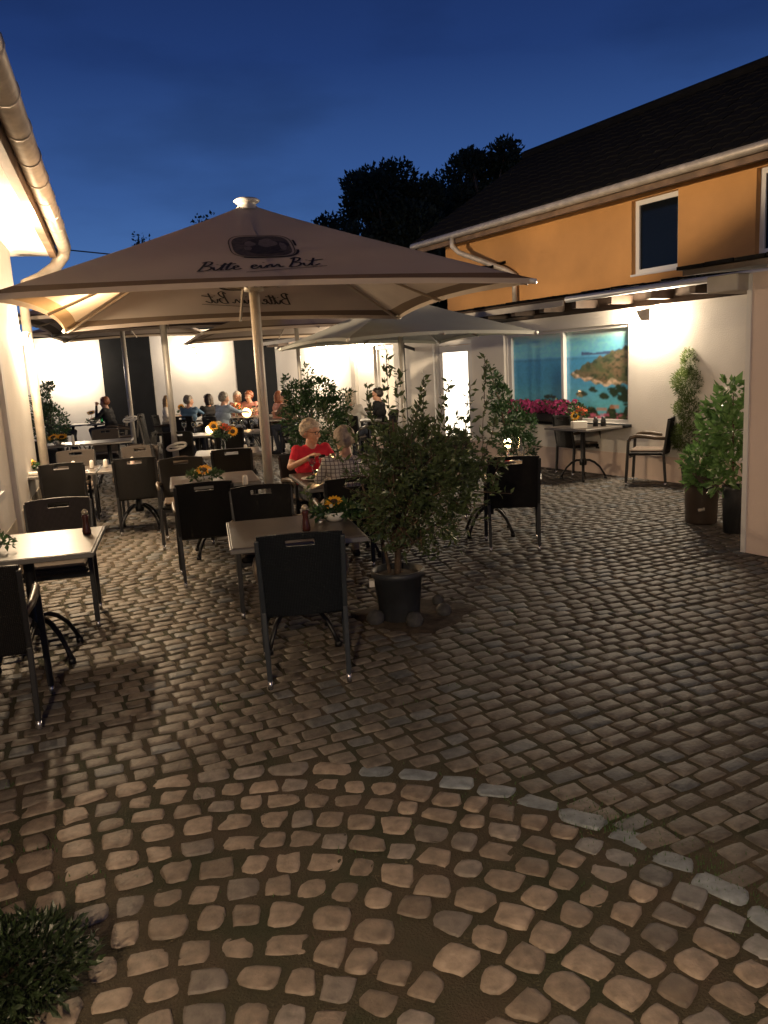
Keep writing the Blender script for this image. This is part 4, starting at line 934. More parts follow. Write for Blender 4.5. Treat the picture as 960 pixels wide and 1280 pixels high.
# geranium box on the window ledge
q = RW(2.75, -.10, .765); GB = thing('flower_box', 'dark window box full of pink flowers below the seascape picture', 'flower box', q, RZR)
MB().box(-.75, .85, -.09, .07, 0, .13, bev=.01).build('box', M['potbrown'], GB)
gb = [(x, -.02, .2+random.uniform(-.02, .05), .13, .09, .09, 1) for x in np.linspace(-.72, .8, 9)]
leaves(1300, blob_sampler(gb, .3), (.03, .055), M['bush'], GB, asp=.8)
fl = MB()
for k in range(420):
    x = random.uniform(-.75, .82); c_ = (x, random.uniform(-.13, .04), .2 + random.uniform(-.07, .12)); r_ = random.uniform(.018, .034)
    for j in range(5):
        a = 2*PI*j/5 + k; a2 = a + 2*PI/5; nrm = random.uniform(-.02, .02)
        fl.add([c_, (c_[0]+r_*math.cos(a), c_[1]-.008+nrm, c_[2]+r_*math.sin(a)), (c_[0]+r_*1.15*math.cos((a+a2)/2), c_[1]-.012, c_[2]+r_*1.15*math.sin((a+a2)/2)), (c_[0]+r_*math.cos(a2), c_[1]-.008, c_[2]+r_*math.sin(a2))], [(0, 1, 2, 3)])
fl.build('flowers', M['pink'], GB)

# trees against the sky
def tree(px, py_top, Y, wpx, label, n=5200, seed=1):
    random.seed(seed)
    topp = atY(px, py_top, Y); w = wpx*Y/1000; h = topp.z
    root = thing('tree', label, 'tree', (topp.x, Y, 0), 0, 'dark trees against the evening sky')
    s_ = MB(); s_.tube([(0, 0, 0), (.1, 0, h*.4), (-.1, 0, h*.75), (0, 0, h*.93)], [.32, .24, .13, .04], 8)
    bl = []
    for k in range(70):
        t_ = random.uniform(.22, .97); a = random.uniform(0, 2*PI); R = w*.5*(1-.55*abs(t_-.5)*1.5)*random.uniform(.35, 1); r_ = w*random.uniform(.11, .2)
        bl.append((R*math.cos(a), R*math.sin(a), h*t_ - r_*.4, r_*1.1, r_*1.1, r_*.85, r_**2))
        s_.tube([(0, 0, h*t_*.7), (R*.6*math.cos(a), R*.6*math.sin(a), h*t_*.86), (R*math.cos(a), R*math.sin(a), h*t_-r_*.4)], [.09, .05, .02], 5)
    bl.append((0, 0, h*.9, w*.16, w*.16, h*.075, (w*.16)**2))
    s_.build('trunk', M['bark'], root); leaves(n, blob_sampler(bl, .25), (.13, .27), M['treedark'], root, name='crown', asp=.6)
    random.seed(seed+100); return root
tree(482, 200, 34, 140, 'broad dark tree left of centre above the parasols', 36000, 3)
tree(606, 180, 36, 108, 'taller dark tree behind the left end of the orange house roof', 34000, 5)
tree(552, 224, 42, 130, 'smaller dark tree filling the gap between the two big trees', 30000, 6)
tree(418, 262, 38, 60, 'low dark tree close to the right slope of the front parasol', 7000, 7)
tree(779, 136, 30, 46, 'treetop just showing over the orange house ridge', 5000, 9)
tree(255, 262, 44, 60, 'thin treetop showing just left of the parasol cap', 1600, 12)
tree(176, 282, 44, 30, 'sparse treetop over the left slope of the front parasol', 420, 13)
# ------------------------------------------------------------------ small things on the tables
random.seed(21)
TZ = .7535
def sunflower(mb, c, r, tilt=(0, -1, .7)):
    """heads face `tilt`; petals mat 0, heart mat 1"""
    n = Vector(tilt).normalized(); u = n.orthogonal().normalized(); v = n.cross(u); c = Vector(c)
    for ring, (k, rr, off) in enumerate(((15, 1.0, 0), (15, .82, .2))):
        for i in range(k):
            a = 2*PI*i/k + off; d = u*math.cos(a)+v*math.sin(a); s_ = d.cross(n)
            w = r*.13; base = c + d*r*.36; mid = c + d*r*.7*rr + n*r*.1; tip = c + d*r*rr + n*r*random.uniform(-.08, .14)
            mb.add([base-s_*w*.6, mid-s_*w, tip, mid+s_*w, base+s_*w*.6], [(0, 1, 2, 3, 4)], 0)
    R3 = Matrix((u, v, n)).transposed(); mb.ell(c+n*r*.03, (r*.42, r*.42, r*.14), 12, 6, 1, R3); return mb
def arrangement(x, y, label, heads, z=TZ, r=.06, green=260, bowl=True, gr='sunflower arrangements on the tables'):
    t = thing('sunflower_arrangement', label, 'flower arrangement', (x, y, z), 0, gr)
    MB().lathe([(0, 0), (.05, 0), (.075, .03), (.08, .06), (.074, .06), (.068, .03), (0, .02)], (0, 0, 0), 18).build('bowl', M['greenglass'] if not bowl else M['ceramic'], t)
    for (dx, dz, rr) in heads:
        h = MB(); h.tube([(0, 0, .03), (dx*.6, -.01, dz*.6), (dx, 0, dz-.01)], .004, 5, mat=2); sunflower(h, (dx, -.01, dz), rr, (dx*2, -.55, 1)); h.build('sunflower', [M['petal'], M['seed'], M['bush']], t)
    leaves(green, blob_sampler([(0, 0, .07, .12, .1, .045, 1), (.1, 0, .06, .07, .07, .03, .5), (-.1, 0, .06, .06, .06, .03, .4)], .2), (.03, .06), M['bush'], t, asp=.5)
    w = MB()
    for k in range(7): a = random.uniform(0, 6.28); w.ell((.08*math.cos(a), .07*math.sin(a), .09+random.uniform(0, .02)), (.014,)*3, 6, 5)
    w.build('blossoms', M['whiteflower'], t); return t
p = at(408, 655, .75); arrangement(-.33, 5.28, 'sunflower arrangement at the laurel on the front middle table', [(.0, .13, .062), (-.05, .10, .04)], r=.06, green=420)
p = at(256, 602, .75); arrangement(p.x, p.y, 'single big sunflower on the second-row table with the white candle', [(.0, .11, .088)], green=300)
p = at(72, 578, .75); arrangement(p.x, 9.45, 'sunflower bowl on the cluttered table by the left building', [(-.06, .1, .08), (.06, .1, .08)], green=240)
p = atY(75, 550, 13.7); arrangement(p.x, 13.6, 'sunflower bowl on the farther double table on the left', [(-.07, .12, .1), (.08, .12, .1)], green=240)
p = at(2, 688, .75); arrangement(-2.45, 4.84, 'sunflower just showing at the left edge on the shining table', [(.0, .09, .05)], green=120)
p = atY(114, 515, 20); arrangement(p.x, 20, 'upright sunflower in a small vase on the far left table', [(.0, .26, .12)], green=200)
def vase_bouquet(x, y, z, label, hts, h=.16, rz=0):
    t = thing('flower_vase', label, 'flower vase', (x, y, z), rz)
    MB().lathe([(0, 0), (.03, 0), (.033, h*.6), (.024, h*.85), (.03, h), (.026, h), (.02, h*.85), (.028, h*.6), (.026, .008), (0, .008)], (0, 0, 0), 16).build('vase', M['glass'], t)
    st = MB()
    for (dx, dz, rr, k) in hts: st.tube([(0, 0, .02), (dx*.3, 0, dz*.6), (dx, 0, dz)], .003, 5)
    st.build('stems', M['bush'], t)
    for (dx, dz, rr, k) in hts:
        if k == 's': sunflower(MB(), (dx, -.01, dz), rr, (dx*.5, -1, .4)).build('sunflower', [M['petal'], M['seed']], t)
        else:
            f_ = MB()
            for j in range(26):
                a = random.uniform(0, 6.28); q = random.uniform(0, 1)**.5; f_.ell((dx+rr*q*math.cos(a), -rr*.5*(1-q), dz+rr*q*math.sin(a)), (rr*.28, rr*.12, rr*.28), 6, 4)
            f_.build('blossom', M[{'r': 'redflower', 'w': 'whiteflower'}[k]], t)
    leaves(110, blob_sampler([(0, 0, h+.08, .14, .08, .08, 1)], .2), (.04, .08), M['bush'], t, asp=.4); return t
p = atY(282, 590, 10.35); vase_bouquet(p.x, 10.35, TZ, 'tall glass vase with sunflowers and red blooms', [(-.10, .36, .075, 's'), (.14, .28, .075, 's'), (.03, .36, .05, 'r'), (.08, .31, .04, 'r'), (-.02, .38, .04, 'w')], .2)
vase_bouquet(pw.x-.10, pw.y-.05, TZ, 'vase with sunflower and red flower on the table below the seascape', [(-.02, .16, .075, 's'), (.1, .22, .05, 'r'), (.03, .25, .04, 'r')], .12, -.3)
def pepper(x, y, label, h=.17):
    t = thing('pepper_mill', label, 'pepper mill', (x, y, TZ), 0, 'dark pepper mills')
    MB().lathe([(0, 0), (.027, 0), (.029, .02), (.022, h*.35), (.018, h*.55), (.024, h*.7), (.02, h*.78), (0, h*.78)], (0, 0, 0), 16).build('body', M['pepper'], t)
    MB().lathe([(.008, h*.78), (.02, h*.82), (.022, h*.9), (.012, h*.97), (0, h)], (0, 0, 0), 14).build('cap', M['brass'], t)
p = at(109, 668, .75); pepper(p.x, p.y, 'dark mill with a pale cap on the shining left table')
p = at(383, 664, .75); pepper(p.x, p.y, 'dark mill beside the sunflower on the front middle table')
def shaker(x, y, label, h=.085, z=TZ):
    o = MB().lathe([(0, 0), (.024, 0), (.026, .01), (.024, h*.7), (.02, h*.92), (.008, h), (0, h)], (0, 0, 0), 14).build('shaker', M['ceramic'], None, loc=(x, y, z)); tag(o, label, 'shaker', 'white shakers')
p = at(307, 606, .75); shaker(p.x, p.y, 'white shaker on the big sunflower table', .09)
p = atY(308, 571, 10.5); shaker(p.x, 10.5, 'white shaker beside the tall flower vase', .09)
for px, lb in ((95, 'pale shaker beside the sunflower bowl on the cluttered table'), (118, 'white shaker in the middle of the cluttered table'), (134, 'white shaker at the right of the cluttered table'), (165, 'white shaker near the right end of the cluttered table')):
    p = atY(px, 580, 9.5); shaker(p.x, 9.45+random.uniform(-.1, .1), lb, .1)
p = atY(97, 551, 13.6); shaker(p.x, 13.4, 'tall white shaker on the farther double table on the left', .16)
o = MB().box(-.12, .12, -.08, .08, 0, .012, bev=.003).build('menu', M['redcloth'], None, loc=(-2.95, 9.38, TZ), rotz=.3); tag(o, 'red folded napkin lying on the cluttered table', 'napkin')
o = MB().box(-.11, .11, -.07, .07, 0, .03, bev=.006).build('napkin_holder', M['ceramic'], None, loc=(-3.97, 9.08, TZ), rotz=.2); tag(o, 'white napkins at the left end of the cluttered table', 'napkins')
o = MB().box(-.10, .10, -.06, .06, 0, .10, bev=.006).build('napkin_box', M['ceramic'], None, loc=(pw.x-.12, pw.y-.26, TZ), rotz=.1); tag(o, 'white napkin box on the table below the seascape', 'napkin box')
for dx, lb in ((.16, 'left small dark jar on the table below the seascape'), (.26, 'right small dark jar on the table below the seascape')):
    o = MB().lathe([(0, 0), (.035, 0), (.038, .08), (.028, .1), (.028, .13), (0, .13)], (0, 0, 0), 14).build('jar', M['castiron'], None, loc=(pw.x+dx, pw.y-.02-dx*.4, TZ)); tag(o, lb, 'jar', 'small dark jars')
def wineglass(x, y, label, h=.2, z=TZ):
    s_ = h/.2; t = MB().lathe([(0, 0), (.034*s_, .002), (.034*s_, .005), (.004, .012), (.004, .09*s_), (.02*s_, .105*s_), (.036*s_, .13*s_), (.037*s_, .16*s_), (.029*s_, h), (.0275*s_, h), (.0345*s_, .16*s_), (.034*s_, .13*s_), (.017*s_, .108*s_), (0, .1*s_)], (0, 0, 0), 18).build('wine_glass', M['glass'], None, loc=(x, y, z)); tag(t, label, 'wine glass', 'wine glasses')
for px, lb in ((232, 'wine glass left of the glowing candle ball'), (244, 'second wine glass left of the glowing candle ball'), (296, 'first of three wine glasses right of the candle ball'), (304, 'middle of three wine glasses right of the candle ball'), (316, 'last of three wine glasses right of the candle ball')):
    p = atY(px, 541, 14.2); wineglass(p.x, 14.15, lb, .24)
def candle_light(x, y, label, z=TZ, r=.035, power=1.2, flame=False, ball=False, h=.09):
    t = thing('candle_holder', label, 'candle', (x, y, z), 0, 'lit candles on the tables')
    if ball: MB().ell((0, 0, r*.95), (r, r, r*.95), 14, 10).build('shade', M['candle'], t); zl = r*2+.05
    else:
        MB().lathe([(0, 0), (r*.8, 0), (r*.8, h*.55), (r*.75, h*.58), (0, h*.5)], (0, 0, 0), 14).build('wax', M['whiteflower'], t)
        MB().lathe([(r*.9, 0), (r*1.1, h*.5), (r*1.15, h*1.1), (r*1.08, h*1.1), (r*1.0, h*.5), (r*.86, .004)], (0, 0, 0), 16).build('glass', M['glass'], t)
        MB().lathe([(0, h*.55), (.008, h*.62), (.011, h*.75), (.006, h*.95), (0, h*1.1)], (0, 0, 0), 10).build('flame', M['flame'], t); zl = h*1.25
    li = bpy.data.lights.new('candle_light', 'POINT'); li.energy = power; li.color = (1, .58, .25); li.shadow_soft_size = .02
    lo = bpy.data.objects.new('candle_light', li); COL.objects.link(lo); lo.parent = t; lo.location = (0, 0, zl)
p = atY(262, 536, 14.1); candle_light(p.x, 14.1, 'glowing round candle ball on the wine-glass table', ball=True, r=.075, power=2)
p = atY(635, 575, 8.0); 
lt = thing('oil_lamp', 'bright flaring table candle right of the laurel bush', 'candle', (p.x, 8.0, TZ))
MB().lathe([(0, 0), (.045, 0), (.05, .015), (.015, .03), (.015, .09), (.03, .10), (.032, .13), (0, .13)], (0, 0, 0), 16).build('holder', M['silver'], lt); MB().ell((0, 0, .175), (.036, .036, .046), 14, 10).build('flame', M['flame'], lt)
li = bpy.data.lights.new('candle_light', 'POINT'); li.energy = 8; li.color = (1, .6, .3); li.shadow_soft_size = .03; lo = bpy.data.objects.new('candle_light', li); COL.objects.link(lo); lo.parent = lt; lo.location = (0, 0, .29)
bt = thing('glass_bottle', 'clear glass bottle beside the bright candle', 'bottle', (atY(650, 580, 8.0).x, 7.95, TZ))
MB().lathe([(0, 0), (.034, 0), (.036, .02), (.036, .11), (.014, .16), (.013, .22), (.016, .225), (.016, .235), (.010, .235), (.010, .16), (.032, .11), (.032, .02), (0, .01)], (0, 0, 0), 18).build('body', M['glass'], bt)
def plate(x, y, label, food=None, r=.13, z=TZ):
    t = thing('plate', label, 'plate', (x, y, z), 0, 'plates on the tables'); MB().lathe([(0, .004), (r*.6, .004), (r*.65, .008), (r, .02), (r*.99, .024), (r*.62, .012), (0, .01)], (0, 0, 0), 24).build('dish', M['ceramic'], t)
    if food:
        f_ = MB()
        for k in range(14): a = random.uniform(0, 6.28); q = random.uniform(0, r*.5); f_.ell((q*math.cos(a), q*math.sin(a), .02+random.uniform(0, .015)), (.025, .02, .015), 7, 5, jit=.1)
        f_.build('food', M[food], t)
plate(1.2, 7.85, 'plate with a red napkin beside the clear bottle', 'redcloth', .12)
plate(-.62, 7.35, 'plate with salad before the woman in red', 'bush'); plate(-.25, 7.0, 'plate with golden food before the man in checks', 'petal')
for dx, dy, lb, h in ((-.56, 7.62, 'left wine glass between the woman in red and the man in checks', .2), (-.47, 7.62, 'right wine glass between the woman in red and the man in checks', .2), (-.67, 7.72, 'wine glass nearest to the woman in red', .18)): wineglass(dx, dy, lb, h)
c_ = at(417, 590, .78); candle_light(c_.x, c_.y, 'candle between the woman in red and the man in checks', power=4, r=.042, h=.11)
c_ = at(397, 597, .78); candle_light(c_.x, c_.y, 'small candle close to the salad plate', power=2, r=.03)
p = atY(309, 514, 19); candle_light(p.x, 18.9, 'large glowing candle ball among the guests by the rear wall', ball=True, r=.11, power=16)
candle_light(-5.4+.9, 19.1, 'small candle at the left of the long guest table', power=2.5)
p = atY(296, 512, 19.2); vase_bouquet(p.x, 19.1, TZ, 'small red bouquet on the long guest table', [(-.05, .24, .07, 'r'), (.06, .26, .06, 'r'), (0, .3, .05, 'w')], .12)
p = atY(230, 514, 19.4); vase_bouquet(p.x, 19.4, TZ, 'yellow bouquet between the denim-shirt guest and the dark-haired guest', [(-.06, .3, .09, 's'), (.08, .26, .06, 's')], .14)
for px, lb in ((290, 'wine glass left of the big candle ball'), (318, 'wine glass right of the big candle ball'), (324, 'farthest right wine glass on the long guest table')): p = atY(px, 515, 18.9); wineglass(p.x, 18.85, lb, .26)
p = atY(126, 516, 19.9); b_ = MB().lathe([(0, 0), (.035, 0), (.037, .18), (.014, .25), (.014, .31), (0, .31)], (0, 0, 0), 14).build('green_bottle', M['greenglass'], None, loc=(p.x, 19.9, TZ)); tag(b_, 'green bottle beside the man in black', 'bottle')
o = MB().box(-.1, .1, -.14, .14, 0, .02, bev=.004).build('menu', M['menu'], None, loc=(-7.7, 19.9, TZ), rotz=.4); tag(o, 'dark menu lying on the far left table', 'menu')

# ------------------------------------------------------------------ people
def capsule(mb, a, b, ra, rb, n=14, mat=0, sx=1.0):
    a = Vector(a); b = Vector(b); d = b-a; L = max(d.length, 1e-5); d = d/L; u = d.orthogonal().normalized(); v = d.cross(u); vs = []; rings = []
    for k in range(5): t = -PI/2 + (PI/2)*k/4; rings.append((ra*math.sin(t), ra*math.cos(t)))
    for k in range(5): t = (PI/2)*k/4; rings.append((L + rb*math.sin(t), rb*math.cos(t)))
    for s_, r_ in rings:
        for k in range(n): q = 2*PI*k/n; vs.append(a + d*s_ + (u*math.cos(q)+v*math.sin(q))*max(r_, 1e-4))
    fs = [(i*n+k, i*n+(k+1) % n, (i+1)*n+(k+1) % n, (i+1)*n+k) for i in range(len(rings)-1) for k in range(n)]
    fs += [tuple(range(n))[::-1], tuple((len(rings)-1)*n+k for k in range(n))]
    return mb.add(vs, fs, mat, True)
dg_ = None
def fuse(mb, name, vox, mats, prims=None, smooth=2, strength=.5):
    """voxel-merge all shapes into one continuous skin; material per face from the nearest limb in prims"""
    me = bpy.data.meshes.new('tmp'); me.from_pydata(mb.v, [], mb.f); o = bpy.data.objects.new('tmp', me); COL.objects.link(o)
    r = o.modifiers.new('r', 'REMESH'); r.mode = 'VOXEL'; r.voxel_size = vox; r.use_smooth_shade = True
    s_ = o.modifiers.new('s', 'SMOOTH'); s_.iterations = smooth; s_.factor = strength
    dg = bpy.context.evaluated_depsgraph_get(); dg.update(); nm = bpy.data.meshes.new_from_object(o.evaluated_get(dg)); nm.name = name
    bpy.data.objects.remove(o); bpy.data.meshes.remove(me); nm.materials.clear()
    for m in mats: nm.materials.append(m)
    n = len(nm.polygons); 
    if prims and n:
        c = np.empty(n*3); nm.polygons.foreach_get('center', c); c = c.reshape(-1, 3); best = np.full(n, 1e9); mi = np.zeros(n, int)
        for a, b, ra, rb, m in prims:
            a = np.array(a, float); b = np.array(b, float); d = b-a; t = np.clip(((c-a)@d)/max(d@d, 1e-9), 0, 1); dist = np.linalg.norm(c-a-t[:, None]*d, axis=1) - (ra+(rb-ra)*t)
            k = dist < best; best[k] = dist[k]; mi[k] = m
        nm.polygons.foreach_set('material_index', mi.astype(np.int32))
    nm.polygons.foreach_set('use_smooth', np.ones(n, bool)); return nm
def person(label, x, y, deg, top, trousers, hair, hairstyle='short', lean=8, yaw=0, nod=0, arms='table', vox=.011, sleeves='long', fingers=True, glasses=False, scale=None, grp=None, female=False, side=0):
    """seated figure, origin on the ground below the pelvis, facing +Y"""
    mats = [M['skin'], top, trousers, M['c_black'], M['eye']]; SK, TP, TR, SH = 0, 1, 2, 3
    prims = []
    def P(a, b, ra, rb, m): prims.append((tuple(a), tuple(b), ra, rb, m))
    scale = scale or (1.06 if y > 12 else 1.0)
    L = rad(lean); sl = rad(side)
    def t(px, h, fwd=0):  # point on the leaning torso, h above the pelvis
        return Vector((px + math.sin(sl)*h, math.sin(L)*h + math.cos(L)*fwd, .53 + math.cos(L)*h - math.sin(L)*fwd*.5))
    f = .93 if female else 1.0
    for sx in (-1, 1):
        hip = Vector((.09*sx, 0, .54)); knee = Vector((.13*sx, .44, .53)); ank = Vector((.12*sx, .42+.05*sx, .1)); toe = ank + Vector((.02*sx, .15, -.06))
        P(hip, knee, .098, .066, TR); P(knee, ank, .062, .04, TR); P(ank + Vector((0, -.03, -.055)), toe, .038, .034, SH)
        sh = t(.165*f*sx, .44); P(t(.13*f*sx, .40), sh, .085, .062*f, TP)
        if arms == 'table': el = Vector((.25*sx, sh.y+.06, .80)); ha = Vector((.13*sx + (.02), sh.y+.30, .80))
        elif arms == 'crossed': el = Vector((.24*sx, sh.y+.10, .80)); ha = Vector((-.06*sx, sh.y+.22, .81+.02*sx))
        elif arms == 'eat': el = Vector((.25*sx, sh.y+.06, .81)); ha = Vector((.12*sx, sh.y+.27, .83 + (.08 if sx > 0 else 0)))
        elif arms == 'chin': el = Vector((.22*sx, sh.y+.16, .80)); ha = Vector((.07*sx, sh.y+.20, 1.06)) if sx < 0 else Vector((-.02, sh.y+.32, .79))
        elif arms == 'lap': el = Vector((.24*sx, sh.y-.02, .76)); ha = Vector((.1*sx, .25, .66))
        elif arms == 'reach': el = Vector((.24*sx, sh.y+.16, .86)); ha = Vector((.15*sx, sh.y+.42, .84))
        sm_ = TP if sleeves == 'long' else SK
        mid = sh.lerp(el, .55)
        P(sh, mid, .055*f, .048*f, TP); P(mid, el, .046*f, .038*f, sm_); P(el, ha, .038*f, .026*f, sm_)
        d = (ha-el).normalized(); palm = ha + d*.05; P(ha + d*.015, palm + d*.02, .026, .024, SK)
        if fingers:
            side_ = d.cross(Vector((0, 0, 1))).normalized(); down = Vector((0, 0, -1))
            for k, (off, ln) in enumerate(((-.026, .058), (-.009, .066), (.009, .062), (.025, .048))):
                b0 = palm + d*.03 + side_*off; b1 = b0 + d*ln*.5 + down*.006; b2 = b1 + d*ln*.4 + down*.018; P(b0, b1, .0095, .009, SK); P(b1, b2, .009, .008, SK)
            th0 = ha + d*.035 - side_*.025*sx; P(th0, th0 - side_*.025*sx + d*.03, .0115, .0095, SK); P(th0 - side_*.025*sx + d*.03, th0 - side_*.022*sx + d*.055 + down*.006, .0095, .0085, SK)
    P(t(-.06, 0), t(.06, 0), .125, .125, TR); P(t(-.055, .12), t(.055, .12), .118*f, .118*f, TP); P(t(-.07, .27, .01), t(.07, .27, .01), .118*f, .118*f, TP); P(t(-.09, .38), t(.09, .38), .1*f, .1*f, TP)
    if female:
        for sx in (-1, 1): P(t(.075*sx, .30, .07), t(.07*sx, .29, .085), .06, .05, TP)
    neck = t(0, .45); hb = t(0, .53); P(neck, hb, .062*f, .055*f, SK); P(t(-.06, .43), t(.06, .43), .06, .06, TP)
    # head in its own frame
    HR = Euler((-L*.6 - rad(nod), 0, rad(yaw)), 'XYZ').to_matrix(); hc = hb + Vector((0, .015, .085))
    H = lambda x_, y_, z_: hc + HR @ Vector((x_, y_, z_))
    P(H(0, -.018, .035), H(0, .012, .03), .083, .078, SK); P(H(0, .02, -.02), H(0, .035, -.055), .066, .052, SK); P(H(0, .05, -.08), H(0, .058, -.088), .03, .027, SK)
    P(H(0, .083, .012), H(0, .108, -.022), .010, .0155, SK)
    for sx in (-1, 1):
        P(H(.079*sx, -.008, .018), H(.083*sx, -.012, -.018), .013, .011, SK); P(H(.03*sx, .072, -.015), H(.035*sx, .06, -.03), .026, .026, SK); P(H(.015*sx, .076, .034), H(.04*sx, .068, .034), .014, .012, SK)
    P(H(-.016, .083, -.052), H(.016, .083, -.052), .0085, .0085, SK); P(H(-.013, .081, -.066), H(.013, .081, -.066), .009, .009, SK)
    mb = MB()
    for a, b, ra, rb, m in prims: capsule(mb, a, b, ra, rb)
    nm = fuse(mb, 'person', vox, mats, prims); o = bpy.data.objects.new('person', nm); COL.objects.link(o); o.location = (x, y, 0); o.rotation_euler.z = rad(deg); o.scale = (scale,)*3
    tag(o, label, 'person', grp)
    ey = MB()
    for sx in (-1, 1): ey.ell(H(.031*sx, .077, .013), (.0125, .008, .008), 8, 6)
    ey.build('eyes', M['eye'], o)
    # hair
    hb_ = MB(); hp = []
    def Q(a, b, ra, rb): capsule(hb_, a, b, ra, rb); 
    Q(H(0, -.035, .055), H(0, .012, .065), .085, .072); Q(H(0, -.045, .01), H(0, -.04, .04), .083, .085)
    for sx in (-1, 1): Q(H(.035*sx, -.03, .06), H(.04*sx, .02, .07), .06, .045); Q(H(.06*sx, -.035, .0), H(.058*sx, -.01, .04), .042, .036)
    if hairstyle == 'full':
        for k in range(44): a = random.uniform(0, PI*2); b = random.uniform(-.3, 1.2); v_ = Vector((math.cos(a)*math.cos(b), -abs(math.sin(a))*math.cos(b)*.9+.1, math.sin(b))); c_ = H(*(v_*.093 + Vector((0, -.026, .034)))); Q(c_, c_ + Vector((0, 0, .004)), .026, .022)
    if hairstyle in ('bob', 'long'):
        low = -.10 if hairstyle == 'bob' else -.24
        for sx in (-1, 1): Q(H(.07*sx, -.02, .03), H(.072*sx, -.02, low), .036, .03); Q(H(.045*sx, -.07, .03), H(.05*sx, -.075, low), .045, .032)
        Q(H(0, -.085, .02), H(0, -.085, low), .045, .03)
    if hairstyle == 'cropped': pass
    hm = fuse(hb_, 'hair', max(vox, .009), [hair]); ho = bpy.data.objects.new('hair', hm); COL.objects.link(ho); ho.parent = o
    tx = bpy.data.textures.new('hair_noise', 'CLOUDS'); tx.noise_scale = .013
    dm = ho.modifiers.new('d', 'DISPLACE'); dm.texture = tx; dm.strength = .02 if hairstyle != 'cropped' else .004; dm.mid_level = .6
    if glasses:
        gl = MB()
        for sx in (-1, 1):
            pts = [H(.031*sx + .026*math.cos(a), .098, .012 + .019*math.sin(a)) for a in [2*PI*k/16 for k in range(17)]]; gl.tube(pts, .0025, 5); gl.tube([H(.057*sx, .096, .016), H(.085*sx, .05, .018), H(.088*sx, -.01, .015)], .0025, 5)
        gl.tube([H(-.006, .1, .016), H(.006, .1, .016)], .0025, 5); gl.build('spectacles', M['castiron'], o)
    return o
G_ = 'guests seated in the courtyard'
person('woman in a red top with short pale hair and glasses, looking right', -.74, 8.2, 205, M['c_red'], M['c_jeans'], M['h_light'], 'full', lean=10, yaw=32, nod=4, arms='eat', vox=.0072, sleeves='short', glasses=True, female=True, grp=G_)
person('man with cropped pale hair in a checked shirt, back turned, by the laurel', -.27, 6.86, 16, M['c_check'], M['c_beige'], M['h_pale'], 'cropped', lean=16, yaw=-6, nod=12, arms='table', vox=.0085, grp=G_)
px = lambda x_, Y: atY(x_, 500, Y).x
person('woman with long fair hair in a white top, farthest left of the rear group', px(206, 19.4), 19.4, -95, M['c_white'], M['c_jeans'], M['h_blonde'], 'long', lean=6, arms='table', female=True, grp=G_)
person('guest in a blue denim shirt with curly grey-blond hair, back turned', px(233, 18.5), 18.5, -12, M['c_denim'], M['c_jeans'], M['h_grey'], 'full', lean=10, yaw=-40, arms='reach', grp=G_, female=True)
person('dark-haired guest in black between the denim shirt and the light blue shirt', px(262, 18.9), 18.9, 30, M['c_black'], M['c_jeans'], M['h_dark'], 'bob', lean=12, yaw=20, arms='table', grp=G_, female=True)
person('grey-haired man in a light blue shirt leaning to the right', px(273, 17.7), 17.7, -42, M['c_blue'], M['c_jeans'], M['h_grey'], 'full', lean=14, yaw=-10, arms='reach', grp=G_, scale=1.1)
person('blonde woman in a red and white floral top facing us', px(297, 20.2), 20.2, 188, M['c_floral'], M['c_jeans'], M['h_light'], 'bob', lean=9, yaw=12, arms='table', grp=G_, female=True)
person('auburn-haired guest in a rose top beside the floral top', px(314, 20.1), 20.1, 165, M['c_pink'], M['c_jeans'], M['h_auburn'], 'full', lean=12, yaw=-18, arms='crossed', sleeves='short', grp=G_, female=True)
person('auburn-haired woman in a rose top just right of the front mast', px(344, 17.9), 17.9, -60, M['c_pink'], M['c_jeans'], M['h_auburn'], 'bob', lean=9, yaw=40, arms='table', sleeves='short', grp=G_, female=True)
person('dark-haired man in a brown jacket leaning on crossed arms beside the middle bush', px(368, 17.2), 17.2, 60, M['c_brown'], M['c_jeans'], M['h_dark'], 'short', lean=22, yaw=10, arms='crossed', grp=G_, scale=1.1)
person('man in black resting his chin on his hand before the left dark panel', px(137, 20.0), 20.0, 85, M['c_black'], M['c_jeans'], M['h_auburn'], 'short', lean=12, arms='chin', grp=G_, scale=1.1)
person('guest in black leaning back at the far left table', px(62, 19.9), 19.9, -75, M['c_black'], M['c_jeans'], M['h_grey'], 'short', lean=-14, arms='lap', grp=G_, scale=1.06)
person('dark-haired guest in black at the far table right of the middle bush', px(475, 16.2), 16.2, 70, M['c_black'], M['c_jeans'], M['h_dark'], 'short', lean=4, yaw=10, arms='table', grp=G_)
person('fair-haired guest, back turned, between the middle bush and the laurel', px(438, 15.2), 15.2, -20, M['c_white'], M['c_jeans'], M['h_light'], 'bob', lean=2, arms='table', grp=G_, female=True)
for lb, x_, Y, dg in (('chair under the denim-shirt guest', 233, 18.42, -12), ('chair under the light blue shirt man', 273, 17.62, -42), ('chair under the dark-haired guest in black of the rear group', 262, 18.85, 30), ('chair under the floral-top woman', 297, 20.3, 188),
                      ('chair under the guest with auburn hair beside the floral top', 314, 20.2, 165), ('chair under the woman right of the front mast', 344, 17.85, -60), ('chair under the man in the brown jacket', 368, 17.15, 60), ('chair under the far guest right of the middle bush', 475, 16.2, 70), ('chair under the fair-haired guest between bush and laurel', 438, 15.1, -20), ('chair under the fair-haired woman at the left of the rear group', 206, 19.4, -95)):
    chair(px(x_, Y), Y, dg, lb)

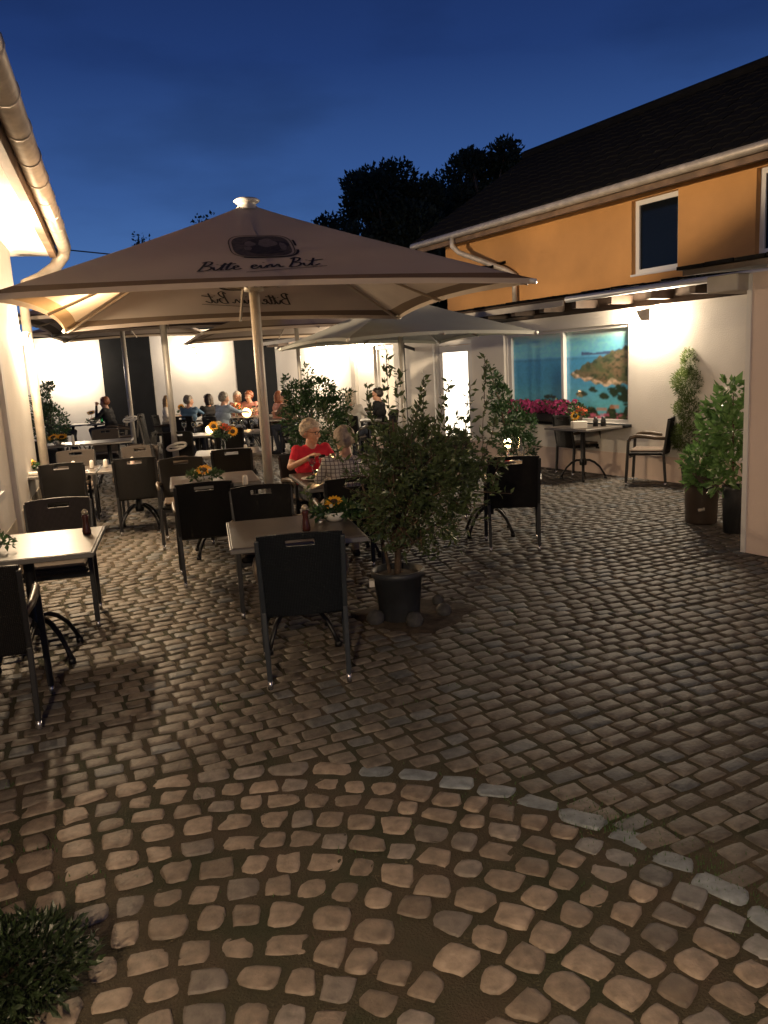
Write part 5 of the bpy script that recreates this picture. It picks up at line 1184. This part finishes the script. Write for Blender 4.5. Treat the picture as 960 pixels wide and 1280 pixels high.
# ------------------------------------------------------------------ evening sky
w = bpy.data.worlds.new('World'); scene.world = w; w.use_nodes = True; nt = w.node_tree; N = nt.nodes; L = nt.links; bg = N['Background']
sky = N.new('ShaderNodeTexSky'); sky.sky_type = 'NISHITA'; sky.sun_disc = False; sky.sun_elevation = rad(-3.0); sky.sun_rotation = rad(200); sky.altitude = 100; sky.air_density = 1.6; sky.dust_density = .4; sky.ozone_density = 4
tc = N.new('ShaderNodeTexCoord'); sx = N.new('ShaderNodeSeparateXYZ'); L.new(tc.outputs['Generated'], sx.inputs[0])
rp = N.new('ShaderNodeValToRGB'); e = rp.color_ramp.elements; e[0].position = 0; e[0].color = (.100, .205, .44, 1); e[1].position = .75; e[1].color = (.003, .007, .035, 1)
for pos, c in ((.10, (.068, .165, .41)), (.2, (.038, .098, .29)), (.33, (.015, .042, .16)), (.48, (.0065, .017, .08))): q = e.new(pos); q.color = (*c, 1)
L.new(sx.outputs['Z'], rp.inputs['Fac'])
cn = N.new('ShaderNodeTexNoise'); cn.inputs['Scale'].default_value = 3.2; cn.inputs['Detail'].default_value = 5; mp = N.new('ShaderNodeMapping'); mp.inputs['Scale'].default_value = (1, 1, 3.2); L.new(tc.outputs['Generated'], mp.inputs[0]); L.new(mp.outputs[0], cn.inputs['Vector'])
mr = N.new('ShaderNodeMapRange'); mr.inputs['From Min'].default_value = .5; mr.inputs['From Max'].default_value = .8; mr.inputs['To Min'].default_value = 1; mr.inputs['To Max'].default_value = .65; L.new(cn.outputs['Fac'], mr.inputs['Value'])
vm = N.new('ShaderNodeVectorMath'); vm.operation = 'SCALE'; L.new(rp.outputs[0], vm.inputs[0]); L.new(mr.outputs[0], vm.inputs['Scale'])
ad = N.new('ShaderNodeVectorMath'); ad.operation = 'ADD'; s2 = N.new('ShaderNodeVectorMath'); s2.operation = 'SCALE'; s2.inputs['Scale'].default_value = .01; L.new(sky.outputs[0], s2.inputs[0]); L.new(vm.outputs[0], ad.inputs[0]); L.new(s2.outputs[0], ad.inputs[1])
L.new(ad.outputs[0], bg.inputs['Color']); bg.inputs['Strength'].default_value = 1.0
scene.view_settings.view_transform = 'Standard'; scene.view_settings.look = 'None'; scene.view_settings.gamma = 1; scene.view_settings.exposure = 0
scene.render.engine = 'CYCLES'; scene.cycles.use_denoising = True; scene.cycles.max_bounces = 6; scene.cycles.diffuse_bounces = 3; scene.cycles.glossy_bounces = 3; scene.cycles.transmission_bounces = 6; scene.cycles.transparent_max_bounces = 8
scene.cycles.sample_clamp_indirect = 3; scene.cycles.caustics_reflective = False; scene.cycles.caustics_refractive = False
